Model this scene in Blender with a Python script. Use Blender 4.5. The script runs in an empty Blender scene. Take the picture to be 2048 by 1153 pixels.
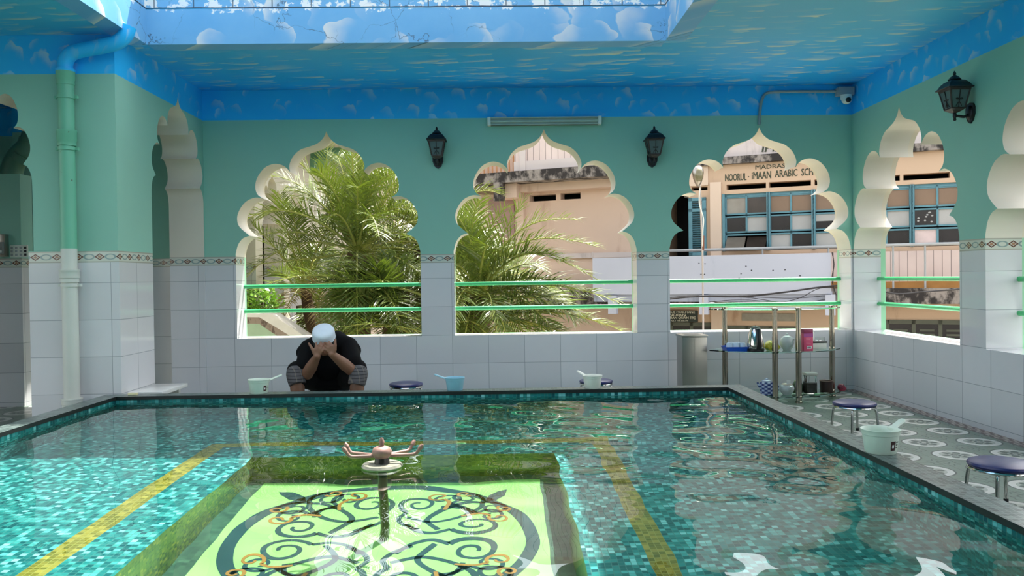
import bpy, bmesh, math, random
from mathutils import Vector, Matrix, Euler
from mathutils.geometry import tessellate_polygon
random.seed(7)
S = bpy.context.scene
COL = S.collection
PI = math.pi
V = Vector

# ------------------------------------------------------------------ camera
FPX, YAW, PITCH, ROLL, HC = 1597.0, .0184, .0131, .0130, 1.1034
def basis():
    cy, sy, cp, sp = math.cos(YAW), math.sin(YAW), math.cos(PITCH), math.sin(PITCH)
    f = V((sy*cp, cy*cp, -sp)); r = V((cy, -sy, 0)); u = r.cross(f)
    cr, sr = math.cos(ROLL), math.sin(ROLL)
    return cr*r - sr*u, cr*u + sr*r, f
CR, CU, CF = basis()
CAM = V((0, 0, HC))
def ray(px, py):
    return CR*((px-1024)/FPX) - CU*((py-576.5)/FPX) + CF
def at(px, py, Y):
    d = ray(px, py); return CAM + d*(Y/d.y)
def atz(px, py, z):
    d = ray(px, py); return CAM + d*((z-HC)/d.z)
def atx(px, py, x):
    d = ray(px, py); return CAM + d*(x/d.x)

# ------------------------------------------------------------------ object helpers
def prop(o, label=None, cat=None, group=None, kind=None):
    if label: o['label'] = label
    if cat: o['category'] = cat
    if group: o['group'] = group
    if kind: o['kind'] = kind
    return o
def thing(name, label, cat, loc=(0, 0, 0), rz=0, group=None):
    o = bpy.data.objects.new(name, None); COL.objects.link(o)
    o.empty_display_size = .05
    o.location = loc; o.rotation_euler = (0, 0, rz)
    return prop(o, label, cat, group)
def obj(name, bm, mats, parent=None, smooth=True, loc=None, ang=40):
    me = bpy.data.meshes.new(name)
    bmesh.ops.recalc_face_normals(bm, faces=bm.faces)
    bm.to_mesh(me); bm.free()
    for m in (mats if isinstance(mats, (list, tuple)) else [mats]): me.materials.append(m)
    if smooth:
        me.polygons.foreach_set('use_smooth', [True]*len(me.polygons))
        me.set_sharp_from_angle(angle=math.radians(ang))
    o = bpy.data.objects.new(name, me); COL.objects.link(o)
    if parent: o.parent = parent
    if loc is not None: o.location = loc
    return o
def dup(root, loc, rz=0, label=None, group=None):
    def cp(o, par):
        c = o.copy(); COL.objects.link(c); c.parent = par
        for ch in list(o.children): cp(ch, c)
        return c
    r = cp(root, None); r.location = loc; r.rotation_euler = (0, 0, rz)
    if label: r['label'] = label
    if group: r['group'] = group
    return r
def BM(): return bmesh.new()
def box(bm, x0, x1, y0, y1, z0, z1, mi=0, bev=0):
    vs = [bm.verts.new((x, y, z)) for z in (z0, z1) for y in (y0, y1) for x in (x0, x1)]
    fs = []
    for q in ((0,1,3,2),(4,6,7,5),(0,4,5,1),(2,3,7,6),(0,2,6,4),(1,5,7,3)):
        f = bm.faces.new([vs[i] for i in q]); f.material_index = mi; fs.append(f)
    if bev:
        es = list({e for f in fs for e in f.edges})
        bmesh.ops.bevel(bm, geom=es, offset=bev, segments=2, affect='EDGES', profile=.6)
    return fs
def frame_to(bm, n0, M):
    for v in list(bm.verts)[n0:]: v.co = M @ v.co
def ring_faces(bm, rings, close=True, mi=0):
    for a, b in zip(rings, rings[1:]):
        n = len(a)
        for i in range(n if close else n-1):
            j = (i+1) % n
            f = bm.faces.new((a[i], a[j], b[j], b[i])); f.material_index = mi
def lathe(bm, prof, c=(0, 0, 0), n=32, cap0=True, cap1=True, M=None, mi=0):
    rings = []
    for r, z in prof:
        ring = []
        for i in range(n):
            a = 2*PI*i/n
            p = V((r*math.cos(a), r*math.sin(a), z))
            if M is not None: p = M @ p
            ring.append(bm.verts.new(p + V(c)))
        rings.append(ring)
    ring_faces(bm, rings, mi=mi)
    if cap0: bm.faces.new(rings[0][::-1]).material_index = mi
    if cap1: bm.faces.new(rings[-1]).material_index = mi
def tube(bm, pts, r, n=10, caps=True, mi=0):
    pts = [V(p) for p in pts]
    rs = r if isinstance(r, (list, tuple)) else [r]*len(pts)
    rings = []; up = None
    for i, p in enumerate(pts):
        t = (pts[min(i+1, len(pts)-1)] - pts[max(i-1, 0)])
        if t.length < 1e-9: t = V((0, 0, 1))
        t.normalize()
        if up is None:
            up = V((0, 0, 1)) if abs(t.z) < .9 else V((0, 1, 0))
        s = t.cross(up)
        if s.length < 1e-6: s = t.cross(V((1, 0, 0)))
        s.normalize(); up = s.cross(t).normalized()
        rings.append([bm.verts.new(p + (s*math.cos(2*PI*k/n) + up*math.sin(2*PI*k/n))*rs[i]) for k in range(n)])
    ring_faces(bm, rings, mi=mi)
    if caps:
        bm.faces.new(rings[0][::-1]).material_index = mi; bm.faces.new(rings[-1]).material_index = mi
def smooth_path(pts, k=6):
    pts = [V(p) for p in pts]; out = []
    P = [pts[0]] + pts + [pts[-1]]
    for i in range(1, len(P)-2):
        a, b, c, d = P[i-1], P[i], P[i+1], P[i+2]
        for s in range(k):
            t = s/k
            out.append(.5*((2*b) + (c-a)*t + (2*a-5*b+4*c-d)*t*t + (3*b-a-3*c+d)*t**3))
    out.append(pts[-1]); return out
def torus(bm, R, r, c=(0, 0, 0), n=40, m=10, M=None):
    rings = []
    for i in range(n):
        a = 2*PI*i/n; ring = []
        for k in range(m):
            b = 2*PI*k/m
            p = V(((R+r*math.cos(b))*math.cos(a), (R+r*math.cos(b))*math.sin(a), r*math.sin(b)))
            if M is not None: p = M @ p
            ring.append(bm.verts.new(p+V(c)))
        rings.append(ring)
    ring_faces(bm, rings + [rings[0]])
def capsule(bm, p0, p1, r0, r1=None, n=12):
    if r1 is None: r1 = r0
    p0, p1 = V(p0), V(p1); d = p1-p0
    if d.length < 1e-6: d = V((0, 0, 1e-4))
    L = d.length; M = d.to_track_quat('Z', 'Y').to_matrix()
    prof = []
    k = 5
    for i in range(k): a = -PI/2 + (PI/2)*(i+.3)/k; prof.append((r0*math.cos(a), r0*math.sin(a)))
    prof.append((r0, 0)); prof.append((r1, L))
    for i in range(k): a = (PI/2)*(i+.7)/k; prof.append((r1*math.cos(a), L+r1*math.sin(a)))
    lathe(bm, prof, p0, n, M=M)
def ellipsoid(bm, c, rx, ry, rz, M=None, n=20, m=12):
    prof = [(math.cos(-PI/2+PI*(i+.2)/(m+.4-.0)), math.sin(-PI/2+PI*(i+.2)/(m+.4))) for i in range(m+1)]
    D = Matrix.Diagonal((rx, ry, rz)); MM = (M @ D) if M is not None else D
    lathe(bm, prof, c, n, M=MM)
def prism(bm, poly, M, d0, d1, mi=0, side_mi=None):
    """extrude a 2D polygon (list of (u,v)); M maps (u,v,d) to 3D"""
    a = [bm.verts.new(M @ V((u, v, d0))) for u, v in poly]
    b = [bm.verts.new(M @ V((u, v, d1))) for u, v in poly]
    n = len(poly)
    for t in tessellate_polygon([[V((u, v, 0)) for u, v in poly]]):
        bm.faces.new([a[i] for i in t]).material_index = mi
        bm.faces.new([b[i] for i in reversed(t)]).material_index = mi
    for i in range(n):
        f = bm.faces.new((a[i], a[(i+1) % n], b[(i+1) % n], b[i])); f.material_index = mi if side_mi is None else side_mi
def wall(bm, outline, holes, M, depths, mi_front=0, mi_rev=(1, 2), mi_back=3, mi_side=0):
    """outline/holes: lists of (u,v). M maps (u,v,d)->3D. depths: reveal break distances (first is front face)"""
    polys = [[V((u, v, 0)) for u, v in outline]] + [[V((u, v, 0)) for u, v in h] for h in holes]
    flat = [p for pl in polys for p in pl]
    layers = [[bm.verts.new(M @ V((p.x, p.y, d))) for p in flat] for d in depths]
    for t in tessellate_polygon(polys):
        bm.faces.new([layers[0][i] for i in t]).material_index = mi_front
        bm.faces.new([layers[-1][i] for i in reversed(t)]).material_index = mi_back
    s = 0
    for k, pl in enumerate(polys):
        n = len(pl)
        for li in range(len(depths)-1):
            for i in range(n):
                j = (i+1) % n
                try:
                    f = bm.faces.new((layers[li][s+i], layers[li][s+j], layers[li+1][s+j], layers[li+1][s+i]))
                    f.material_index = mi_side if k == 0 else mi_rev[min(li, len(mi_rev)-1)]
                except ValueError: pass
        s += n
def text_mesh(bm, txt, M, height, width=None, depth=.004, align='CENTER', mi=0, bold=.02):
    cu = bpy.data.curves.new('lettering', 'FONT'); cu.body = txt; cu.align_x = align
    cu.extrude = depth/2; cu.resolution_u = 2
    to = bpy.data.objects.new('lettering', cu); COL.objects.link(to)
    bpy.context.view_layer.update()
    me = bpy.data.meshes.new_from_object(to.evaluated_get(bpy.context.evaluated_depsgraph_get()))
    bpy.data.objects.remove(to)
    xs = [v.co.x for v in me.vertices]; ys = [v.co.y for v in me.vertices]
    w, h = max(xs)-min(xs), max(ys)-min(ys)
    sx = (width/w) if width else height/h
    sy = height/h
    x0 = min(xs); y0 = min(ys)
    for k in (-1, 0, 1):       # heavy strokes: three passes side by side
        n0 = len(bm.verts); bm.from_mesh(me); bm.verts.ensure_lookup_table()
        for v in list(bm.verts)[n0:]:
            u = (v.co.x-x0)*sx - (w*sx/2 if align == 'CENTER' else 0) + k*bold*h*sy
            v.co = M @ V((u, (v.co.y-y0)*sy + k*bold*.3*h*sy, v.co.z+k*.0002))
    bpy.data.meshes.remove(me)

# ------------------------------------------------------------------ node helpers
def srgb(r, g, b):
    f = lambda c: (c/255/12.92) if c/255 <= .04045 else ((c/255+.055)/1.055)**2.4
    return (f(r), f(g), f(b), 1)
class NT:
    def __init__(s, name):
        s.m = bpy.data.materials.new(name); s.m.use_nodes = True
        s.nt = s.m.node_tree; s.N = s.nt.nodes; s.L = s.nt.links
        s.b = s.N['Principled BSDF']; s.out = s.N['Material Output']
    def new(s, t, **kw):
        n = s.N.new(t)
        for k, v in kw.items(): setattr(n, k, v)
        return n
    def put(s, sock, v):
        if hasattr(v, 'is_output'): s.L.new(v, sock)
        elif v is not None: sock.default_value = v
    def math(s, op, a, b=None, c=None, clamp=False):
        n = s.new('ShaderNodeMath', operation=op, use_clamp=clamp)
        for i, x in enumerate((a, b, c)):
            if x is not None: s.put(n.inputs[i], x)
        return n.outputs[0]
    def vm(s, op, a, b=None):
        n = s.new('ShaderNodeVectorMath', operation=op)
        s.put(n.inputs[0], a)
        if b is not None:
            if op == 'SCALE': s.put(n.inputs['Scale'], b)
            else: s.put(n.inputs[1], b)
        return n.outputs['Value'] if op in ('LENGTH', 'DISTANCE', 'DOT_PRODUCT') else n.outputs[0]
    def mix(s, f, a, b, mode='MIX'):
        n = s.new('ShaderNodeMix', data_type='RGBA', blend_type=mode)
        s.put(n.inputs[0], f); s.put(n.inputs[6], a); s.put(n.inputs[7], b)
        return n.outputs[2]
    def obj(s): return s.new('ShaderNodeTexCoord').outputs['Object']
    def sep(s, v):
        n = s.new('ShaderNodeSeparateXYZ'); s.put(n.inputs[0], v); return n.outputs
    def comb(s, x=0., y=0., z=0.):
        n = s.new('ShaderNodeCombineXYZ')
        for i, q in enumerate((x, y, z)): s.put(n.inputs[i], q)
        return n.outputs[0]
    def noise(s, v, scale, detail=3., rough=.5):
        n = s.new('ShaderNodeTexNoise'); s.put(n.inputs['Vector'], v)
        n.inputs['Scale'].default_value = scale; n.inputs['Detail'].default_value = detail; n.inputs['Roughness'].default_value = rough
        return n.outputs['Fac']
    def ramp(s, f, stops, interp='LINEAR'):
        n = s.new('ShaderNodeValToRGB'); n.color_ramp.interpolation = interp
        e = n.color_ramp.elements
        while len(e) < len(stops): e.new(.5)
        for x, (p, c) in zip(e, stops): x.position = p; x.color = c if len(c) == 4 else (*c, 1)
        s.put(n.inputs[0], f); return n.outputs[0]
    def step(s, v, lo, hi):   # smooth 0..1 between lo and hi
        n = s.new('ShaderNodeMapRange', interpolation_type='SMOOTHSTEP')
        s.put(n.inputs[0], v); n.inputs[1].default_value = lo; n.inputs[2].default_value = hi
        return n.outputs[0]
    def done(s, col=None, rough=None, bump=None, bstr=.2, bdist=.01, **kw):
        if col is not None: s.put(s.b.inputs['Base Color'], col)
        if rough is not None: s.put(s.b.inputs['Roughness'], rough)
        for k, v in kw.items(): s.put(s.b.inputs[k.replace('_', ' ')], v)
        if bump is not None:
            n = s.new('ShaderNodeBump'); n.inputs['Strength'].default_value = bstr; n.inputs['Distance'].default_value = bdist
            s.put(n.inputs['Height'], bump); s.L.new(n.outputs[0], s.b.inputs['Normal'])
        return s.m
def plain(name, rgb, rough=.5, metal=0., var=.12, vs=8., **kw):
    t = NT(name); c = srgb(*rgb); n = t.noise(t.obj(), vs, 4.)
    d = tuple(x*(1-var*1.6) for x in c[:3]) + (1,); l = tuple(min(1, x*(1+var)) for x in c[:3]) + (1,)
    t.put(t.b.inputs['Metallic'], metal)
    return t.done(t.mix(n, d, l), rough, **kw)

# ---- painted cloud crescents -------------------------------------------------
def crescents(t, uv, sx, sy, rad=.36, soft=.05, up=(.35, 1.), cut=.25):
    v = t.vm('MULTIPLY', uv, (sx, sy, 1))
    wob = t.new('ShaderNodeTexNoise', noise_dimensions='2D'); t.put(wob.inputs['Vector'], v); wob.inputs['Scale'].default_value = 2.2
    wv = t.vm('SCALE', t.vm('SUBTRACT', wob.outputs['Color'], (.5, .5, .5)), .35)
    v2 = t.vm('ADD', v, wv)
    vo = t.new('ShaderNodeTexVoronoi', voronoi_dimensions='2D', feature='F1'); t.put(vo.inputs['Vector'], v2); vo.inputs['Scale'].default_value = 1.
    vo.inputs['Randomness'].default_value = .85
    loc = t.vm('SUBTRACT', v2, vo.outputs['Position'])
    x, y, _ = t.sep(loc)
    r = t.vm('LENGTH', t.comb(x, y, 0.))
    inside = t.step(r, rad, rad-soft)
    n = math.hypot(*up)
    d = t.math('ADD', t.math('MULTIPLY', x, up[0]/n), t.math('MULTIPLY', y, up[1]/n))
    fade = t.step(d, -.10, rad)
    rnd = t.sep(vo.outputs['Color'])[0]
    amp = t.step(rnd, cut, 1.)
    return t.math('MULTIPLY', t.math('MULTIPLY', inside, t.math('POWER', fade, 1.6)), amp, clamp=True)

BLUE = srgb(20, 120, 190)
def blue_band(t, uv):
    c1 = crescents(t, uv, 5.0, 4.2, .4, .05, (.55, 1.), .1)
    c2 = crescents(t, t.vm('ADD', uv, (3.3, 1.7, 0)), 7.5, 6.5, .38, .06, (-.8, .7), .45)
    n = t.noise(uv, 2.5, 3.)
    base = t.mix(n, srgb(14, 170, 250), srgb(42, 196, 255))
    k = t.math('MAXIMUM', t.math('MULTIPLY', c1, .75), t.math('MULTIPLY', c2, .55))
    return t.mix(k, base, srgb(196, 216, 228))

Z_BAND0, Z_BAND1, Z_BLUE = 1.250, 1.332, 2.602
def tile_parts(t, x, y, z, u0=-.715, per=.3386):
    """white glossy wall tile, ornamental band; returns (tile colour, band colour, band mask, tile mask)"""
    u = t.math('ADD', x, y)
    fu = t.math('PINGPONG', t.math('SUBTRACT', u, u0), per/2)
    fz = t.math('PINGPONG', t.math('SUBTRACT', z, .571), .1335)
    j = t.math('MINIMUM', fu, fz)
    joint = t.step(j, .0026, .0012)
    cu = t.math('FLOOR', t.math('DIVIDE', t.math('SUBTRACT', u, u0), per))
    cz = t.math('FLOOR', t.math('DIVIDE', t.math('SUBTRACT', z, .571), .267))
    w = t.new('ShaderNodeTexWhiteNoise', noise_dimensions='2D'); t.put(w.inputs['Vector'], t.comb(cu, cz, 0.))
    tc = t.mix(w.outputs['Value'], srgb(210, 209, 211), srgb(221, 220, 222))
    tc = t.mix(t.math('MULTIPLY', t.noise(t.comb(u, z, 0.), 9., 4.), .25), tc, srgb(198, 200, 202))
    tc = t.mix(joint, tc, srgb(150, 155, 158))
    # band: brown diamonds and grey-green ovals alternate on a cream strip
    zc = t.math('ABSOLUTE', t.math('SUBTRACT', z, (Z_BAND0+Z_BAND1)/2))
    da = t.math('PINGPONG', t.math('SUBTRACT', u, u0), .076)
    dsum = t.math('ADD', t.math('DIVIDE', da, .036), t.math('DIVIDE', zc, .024))
    brown = t.math('MULTIPLY', t.step(dsum, 1.08, 1.0), t.step(dsum, .60, .68))
    inner = t.step(dsum, .50, .42)
    db = t.math('SUBTRACT', .076, da)
    osum = t.math('ADD', t.math('POWER', t.math('DIVIDE', db, .042), 2.), t.math('POWER', t.math('DIVIDE', zc, .022), 2.))
    oval = t.math('MULTIPLY', t.step(osum, 1.05, .9), t.step(osum, .35, .5))
    edge = t.step(zc, .031, .034)
    bc = t.mix(oval, srgb(205, 208, 196), srgb(138, 160, 158))
    bc = t.mix(brown, bc, srgb(104, 66, 56)); bc = t.mix(inner, bc, srgb(168, 128, 104))
    bc = t.mix(edge, bc, srgb(172, 170, 158))
    bm_ = t.math('MULTIPLY', t.step(z, Z_BAND0-.001, Z_BAND0+.001), t.step(z, Z_BAND1+.001, Z_BAND1-.001))
    tm = t.step(z, Z_BAND0+.001, Z_BAND0-.001)
    return tc, bc, bm_, tm, joint
def wall_mat(name, paint, blue=True, u0=-.715):
    t = NT(name); o = t.obj(); x, y, z = t.sep(o)
    tc, bc, bmask, tmask, joint = tile_parts(t, x, y, z, u0)
    n = t.noise(o, 1.3, 5., .6); n2 = t.noise(o, 38., 2.)
    p = srgb(*paint); pd = tuple(q*.86 for q in p[:3]) + (1,)
    col = t.mix(n, pd, p)
    if blue:
        bl = blue_band(t, t.comb(t.math('ADD', x, y), z, 0.))
        col = t.mix(t.step(z, Z_BLUE-.002, Z_BLUE+.002), col, bl)
    col = t.mix(bmask, col, bc); col = t.mix(tmask, col, tc)
    gl = t.math('MAXIMUM', bmask, tmask)
    rough = t.math('SUBTRACT', .62, t.math('MULTIPLY', gl, .52))
    h = t.math('SUBTRACT', t.math('MULTIPLY', n2, .06), t.math('MULTIPLY', t.math('MULTIPLY', joint, tmask), 1.))
    return t.done(col, rough, bump=h, bstr=.25, bdist=.003)
M_WALL = wall_mat('green_wall_with_tile_dado', (148, 202, 182))
M_REV = wall_mat('cream_reveal_with_tile_dado', (230, 222, 206), blue=False)
def reveal_outer():
    t = NT('reveal_outer_edge'); x, y, z = t.sep(t.obj())
    n = t.noise(t.obj(), 4., 3.)
    c = t.mix(t.step(z, Z_BAND1-.002, Z_BAND1+.002), srgb(160, 214, 176), srgb(230, 218, 196))
    return t.done(t.mix(t.math('MULTIPLY', n, .15), c, srgb(150, 150, 130)), .45)
M_REVO = reveal_outer()
M_OUT = plain('outside_wall_render', (214, 208, 190), .8, vs=2.)

# mosaic ----------------------------------------------------------------------
def mosaic(t, a, b, size, ramp_stops, grout, gw=.07, seed=0.):
    ua = t.math('ADD', t.math('DIVIDE', a, size), seed); ub = t.math('DIVIDE', b, size)
    w = t.new('ShaderNodeTexWhiteNoise', noise_dimensions='2D'); t.put(w.inputs['Vector'], t.comb(t.math('FLOOR', ua), t.math('FLOOR', ub), 0.))
    c = t.ramp(w.outputs['Value'], ramp_stops)
    g = t.math('MINIMUM', t.math('PINGPONG', ua, .5), t.math('PINGPONG', ub, .5))
    gm = t.step(g, gw, gw*.5)
    return t.mix(gm, c, grout), gm
TEAL = [(0, srgb(8, 74, 82)), (.35, srgb(20, 104, 106)), (.7, srgb(42, 136, 134)), (.92, srgb(92, 182, 182)), (1, srgb(140, 210, 212))]
YELL = [(0, srgb(96, 94, 26)), (.5, srgb(124, 116, 38)), (1, srgb(160, 148, 64))]
def pool_mat(name, horizontal, stops=TEAL, grout=srgb(70, 124, 120), stripe=True, rough=.25):
    t = NT(name); x, y, z = t.sep(t.obj())
    if horizontal: a, b = x, y
    else: a, b = t.math('ADD', x, y), z
    c, g = mosaic(t, a, b, .025, stops, grout)
    if stripe and horizontal:
        cy, _ = mosaic(t, a, b, .025, YELL, srgb(150, 150, 80))
        m = t.math('MAXIMUM', t.math('ABSOLUTE', x), t.math('ABSOLUTE', y))
        k = t.math('MULTIPLY', t.math('GREATER_THAN', m, 1.075), t.math('LESS_THAN', m, 1.175))
        c = t.mix(k, c, cy)
    return t.done(c, rough)
M_PFLOOR = pool_mat('teal_mosaic_floor', True)
M_PWALL = pool_mat('teal_mosaic_wall', False)
GOLD = [(0, srgb(74, 94, 34)), (.5, srgb(98, 118, 48)), (.85, srgb(126, 138, 56)), (1, srgb(160, 158, 62))]
M_PITW = pool_mat('olive_mosaic_wall', False, GOLD, srgb(110, 124, 66))
def pit_floor():
    t = NT('pale_green_pit_tiles'); x, y, z = t.sep(t.obj())
    n = t.noise(t.obj(), 3., 4.)
    c = t.mix(n, srgb(124, 188, 100), srgb(148, 204, 122))
    j = t.math('MINIMUM', t.math('PINGPONG', x, .2), t.math('PINGPONG', y, .2))
    c = t.mix(t.math('MULTIPLY', t.step(j, .004, .002), .5), c, srgb(120, 150, 110))
    m = t.math('MAXIMUM', t.math('ABSOLUTE', x), t.math('ABSOLUTE', y))
    cd, _ = mosaic(t, x, y, .025, [(0, srgb(36, 66, 56)), (1, srgb(60, 96, 76))], srgb(50, 80, 66))
    c = t.mix(t.math('GREATER_THAN', m, .745), c, cd)
    return t.done(c, .3)
M_PITF = pit_floor()
M_SCROLL = plain('dark_teal_inlay', (24, 62, 66), .35)
M_SCROLL2 = plain('brown_inlay', (142, 104, 44), .35)
def coping_mat():
    t = NT('dark_stone_mosaic_coping'); x, y, z = t.sep(t.obj())
    c, g = mosaic(t, x, y, .025, [(0, srgb(38, 52, 52)), (.5, srgb(66, 84, 82)), (1, srgb(104, 120, 116))], srgb(128, 138, 132), .06)
    return t.done(c, .3)
M_COP = coping_mat()
M_COPE = plain('dark_coping_edge', (26, 32, 32), .4)
def water():
    t = NT('clear_pool_water'); t.N.remove(t.b)
    g = t.new('ShaderNodeBsdfGlass'); g.inputs['IOR'].default_value = 1.33; g.inputs['Roughness'].default_value = 0
    g.inputs['Color'].default_value = (.93, 1., .975, 1)
    t.L.new(g.outputs[0], t.out.inputs[0]); return t.m
M_WATER = water()

def floor_mat():
    """cement tiles: rings with flowers on a grey-green ground, red-brown border along the right wall"""
    t = NT('patterned_cement_tiles'); x, y, z = t.sep(t.obj()); P = .36
    cx = t.math('SUBTRACT', t.math('WRAP', t.math('SUBTRACT', x, 2.745), P/2, -P/2), 0.)
    cy = t.math('SUBTRACT', t.math('WRAP', t.math('SUBTRACT', y, 5.82), P/2, -P/2), 0.)
    r = t.vm('LENGTH', t.comb(cx, cy, 0.))
    th = t.math('ARCTAN2', cy, cx)
    n = t.noise(t.obj(), 6., 4.)
    g = t.mix(n, srgb(92, 112, 98), srgb(118, 136, 120))
    # corner curls between the rings
    ex = t.math('SUBTRACT', P/2, t.math('ABSOLUTE', cx)); ey = t.math('SUBTRACT', P/2, t.math('ABSOLUTE', cy))
    r2 = t.vm('LENGTH', t.comb(ex, ey, 0.))
    wav = t.math('MULTIPLY', t.math('SINE', t.math('MULTIPLY', t.math('ARCTAN2', ey, ex), 8.)), .012)
    ca = t.step(t.math('ABSOLUTE', t.math('SUBTRACT', t.math('ADD', r2, wav), .075)), .006, .003)
    cb = t.step(t.math('ABSOLUTE', t.math('SUBTRACT', r2, .032)), .006, .003)
    col = t.mix(t.math('MAXIMUM', ca, cb), g, srgb(66, 84, 74))
    ring = t.math('MULTIPLY', t.step(r, .088, .092), t.step(r, .128, .124))
    line = t.math('MULTIPLY', t.step(r, .124, .127), t.step(r, .138, .135))
    col = t.mix(line, col, srgb(58, 70, 64)); col = t.mix(ring, col, srgb(204, 204, 198))
    ins = t.step(r, .092, .088)
    col = t.mix(ins, col, srgb(168, 174, 164))
    pet = t.math('ABSOLUTE', t.math('COSINE', t.math('MULTIPLY', th, 3.)))
    pm = t.step(t.math('SUBTRACT', r, t.math('MULTIPLY', t.math('POWER', pet, .45), .086)), .003, -.003)
    col = t.mix(pm, col, srgb(70, 84, 76))
    col = t.mix(t.step(t.math('ABSOLUTE', t.math('SUBTRACT', r, .036)), .008, .005), col, srgb(150, 158, 148))
    col = t.mix(t.step(r, .016, .012), col, srgb(198, 198, 190))
    jx = t.math('PINGPONG', t.math('SUBTRACT', x, 2.745), P/4); jy = t.math('PINGPONG', t.math('SUBTRACT', y, 5.82), P/4)
    col = t.mix(t.math('MULTIPLY', t.step(t.math('MINIMUM', jx, jy), .0025, .0012), .7), col, srgb(52, 60, 56))
    # border along the right wall
    bd = t.step(x, 3.262, 3.266)
    bw = t.math('SINE', t.math('ADD', t.math('MULTIPLY', y, 62.), t.math('MULTIPLY', t.math('SINE', t.math('MULTIPLY', x, 110.)), 2.2)))
    bc = t.mix(t.step(bw, -.3, .3), srgb(96, 58, 54), srgb(176, 160, 150))
    e1 = t.step(t.math('ABSOLUTE', t.math('SUBTRACT', x, 3.275)), .010, .007)
    bc = t.mix(e1, bc, srgb(70, 62, 58))
    col = t.mix(bd, col, bc)
    return t.done(col, .3)
M_FLOOR = floor_mat()

def ceiling_mat():
    t = NT('painted_sky_ceiling'); o = t.obj(); x, y, z = t.sep(o)
    uv = t.comb(x, y, 0.)
    far = t.step(y, 5.2, 7.3)
    n = t.noise(uv, .9, 4.)
    base = t.mix(n, srgb(56, 166, 208), srgb(88, 194, 224))
    base = t.mix(far, base, srgb(30, 166, 238))
    c1 = crescents(t, uv, 2.6, 6.5, .42, .04, (.5, 1.), .2)
    c2 = crescents(t, t.vm('ADD', uv, (7.7, 2.2, 0)), 4.5, 11., .4, .05, (.3, 1.), .3)
    c3 = crescents(t, t.vm('ADD', uv, (1.1, 5.2, 0)), 1.5, 3.6, .45, .03, (.6, 1.), .15)
    grp = t.step(t.noise(t.vm('ADD', uv, (4., 9., 0)), .8, 2.), .52, .62)
    k = t.math('MAXIMUM', t.math('MULTIPLY', c1, .85), t.math('MULTIPLY', c2, .6))
    k = t.math('MAXIMUM', k, t.math('MULTIPLY', t.math('MULTIPLY', c3, grp), .95))
    return t.done(t.mix(k, base, srgb(224, 220, 190)), .45)
M_CEIL = ceiling_mat()
def fascia_mat():
    t = NT('peeling_cloud_fascia'); o = t.obj(); x, y, z = t.sep(o)
    u = t.math('ADD', x, y); uv = t.comb(u, z, 0.)
    n = t.noise(uv, 1.6, 5., .6)
    base = t.mix(n, srgb(70, 150, 206), srgb(130, 186, 222))
    c1 = crescents(t, uv, 2.2, 2.6, .42, .03, (-.9, .4), .15)
    c2 = crescents(t, t.vm('ADD', uv, (5.5, .8, 0)), 3.4, 4.2, .42, .03, (.9, .5), .4)
    base = t.mix(t.math('MULTIPLY', t.math('MAXIMUM', c1, c2), .85), base, srgb(226, 222, 214))
    low = t.step(t.math('ABSOLUTE', t.math('SUBTRACT', z, 3.16)), .12, .0)
    pe = t.step(t.math('ADD', t.noise(uv, 7., 5., .65), t.math('MULTIPLY', low, .22)), .71, .74)
    base = t.mix(pe, base, srgb(226, 230, 230))
    vo = t.new('ShaderNodeTexVoronoi', voronoi_dimensions='2D', feature='DISTANCE_TO_EDGE')
    wob = t.new('ShaderNodeTexNoise', noise_dimensions='2D'); t.put(wob.inputs['Vector'], uv); wob.inputs['Scale'].default_value = 4.; wob.inputs['Detail'].default_value = 5.
    t.put(vo.inputs['Vector'], t.vm('ADD', uv, t.vm('SCALE', wob.outputs['Color'], .35))); vo.inputs['Scale'].default_value = 3.2
    cr = t.math('MULTIPLY', t.step(vo.outputs['Distance'], .011, .004), t.step(t.noise(uv, 2.2, 2.), .45, .6))
    ln = t.step(t.math('ABSOLUTE', t.math('SUBTRACT', z, t.math('ADD', 3.128, t.math('MULTIPLY', t.noise(uv, 9., 3.), .012)))), .008, .004)
    vj = t.math('MULTIPLY', t.step(t.math('PINGPONG', u, .145), .006, .003), t.step(z, 3.13, 3.14))
    k = t.math('MAXIMUM', t.math('MAXIMUM', t.math('MULTIPLY', cr, .7), ln), t.math('MULTIPLY', vj, .8))
    return t.done(t.mix(k, base, srgb(56, 70, 84)), .6)
M_FASC = fascia_mat()

M_CHROME = plain('chrome', (208, 206, 202), .12, 1., .05)
M_STEEL = plain('brushed_steel', (176, 172, 164), .3, 1., .12, 3.)
M_NAVY = plain('navy_vinyl', (26, 34, 96), .35, 0, .1)
M_IRON = plain('black_iron', (22, 22, 24), .45, 0., .2)
M_IRON2 = plain('bronzed_iron', (58, 44, 38), .45)
M_WHITEP = plain('white_plastic', (232, 234, 222), .4)
M_MINTP = plain('mint_white_plastic', (214, 228, 212), .4)
M_BLUEP = plain('pale_blue_plastic', (142, 194, 212), .4)
M_RAIL = plain('green_enamel_rail', (72, 190, 120), .25)
M_BLACK = plain('black_plastic', (16, 16, 18), .4)
M_WHITE = plain('white_gloss', (236, 236, 232), .15)
M_GREYP = plain('grey_plastic', (168, 172, 172), .45)
def glass(name, col=(.86, .97, .93, 1), rough=0.):
    t = NT(name); b = t.b
    b.inputs['Base Color'].default_value = col; b.inputs['Roughness'].default_value = rough
    b.inputs['Transmission Weight'].default_value = 1; b.inputs['IOR'].default_value = 1.45
    return t.m
M_GLASS = glass('green_tinted_glass', (.6, .89, .78, 1))
M_JAR = glass('clear_jar_glass', (.95, .98, .96, 1))
M_LGLASS = plain('frosted_lantern_glass', (128, 150, 150), .2)
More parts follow.
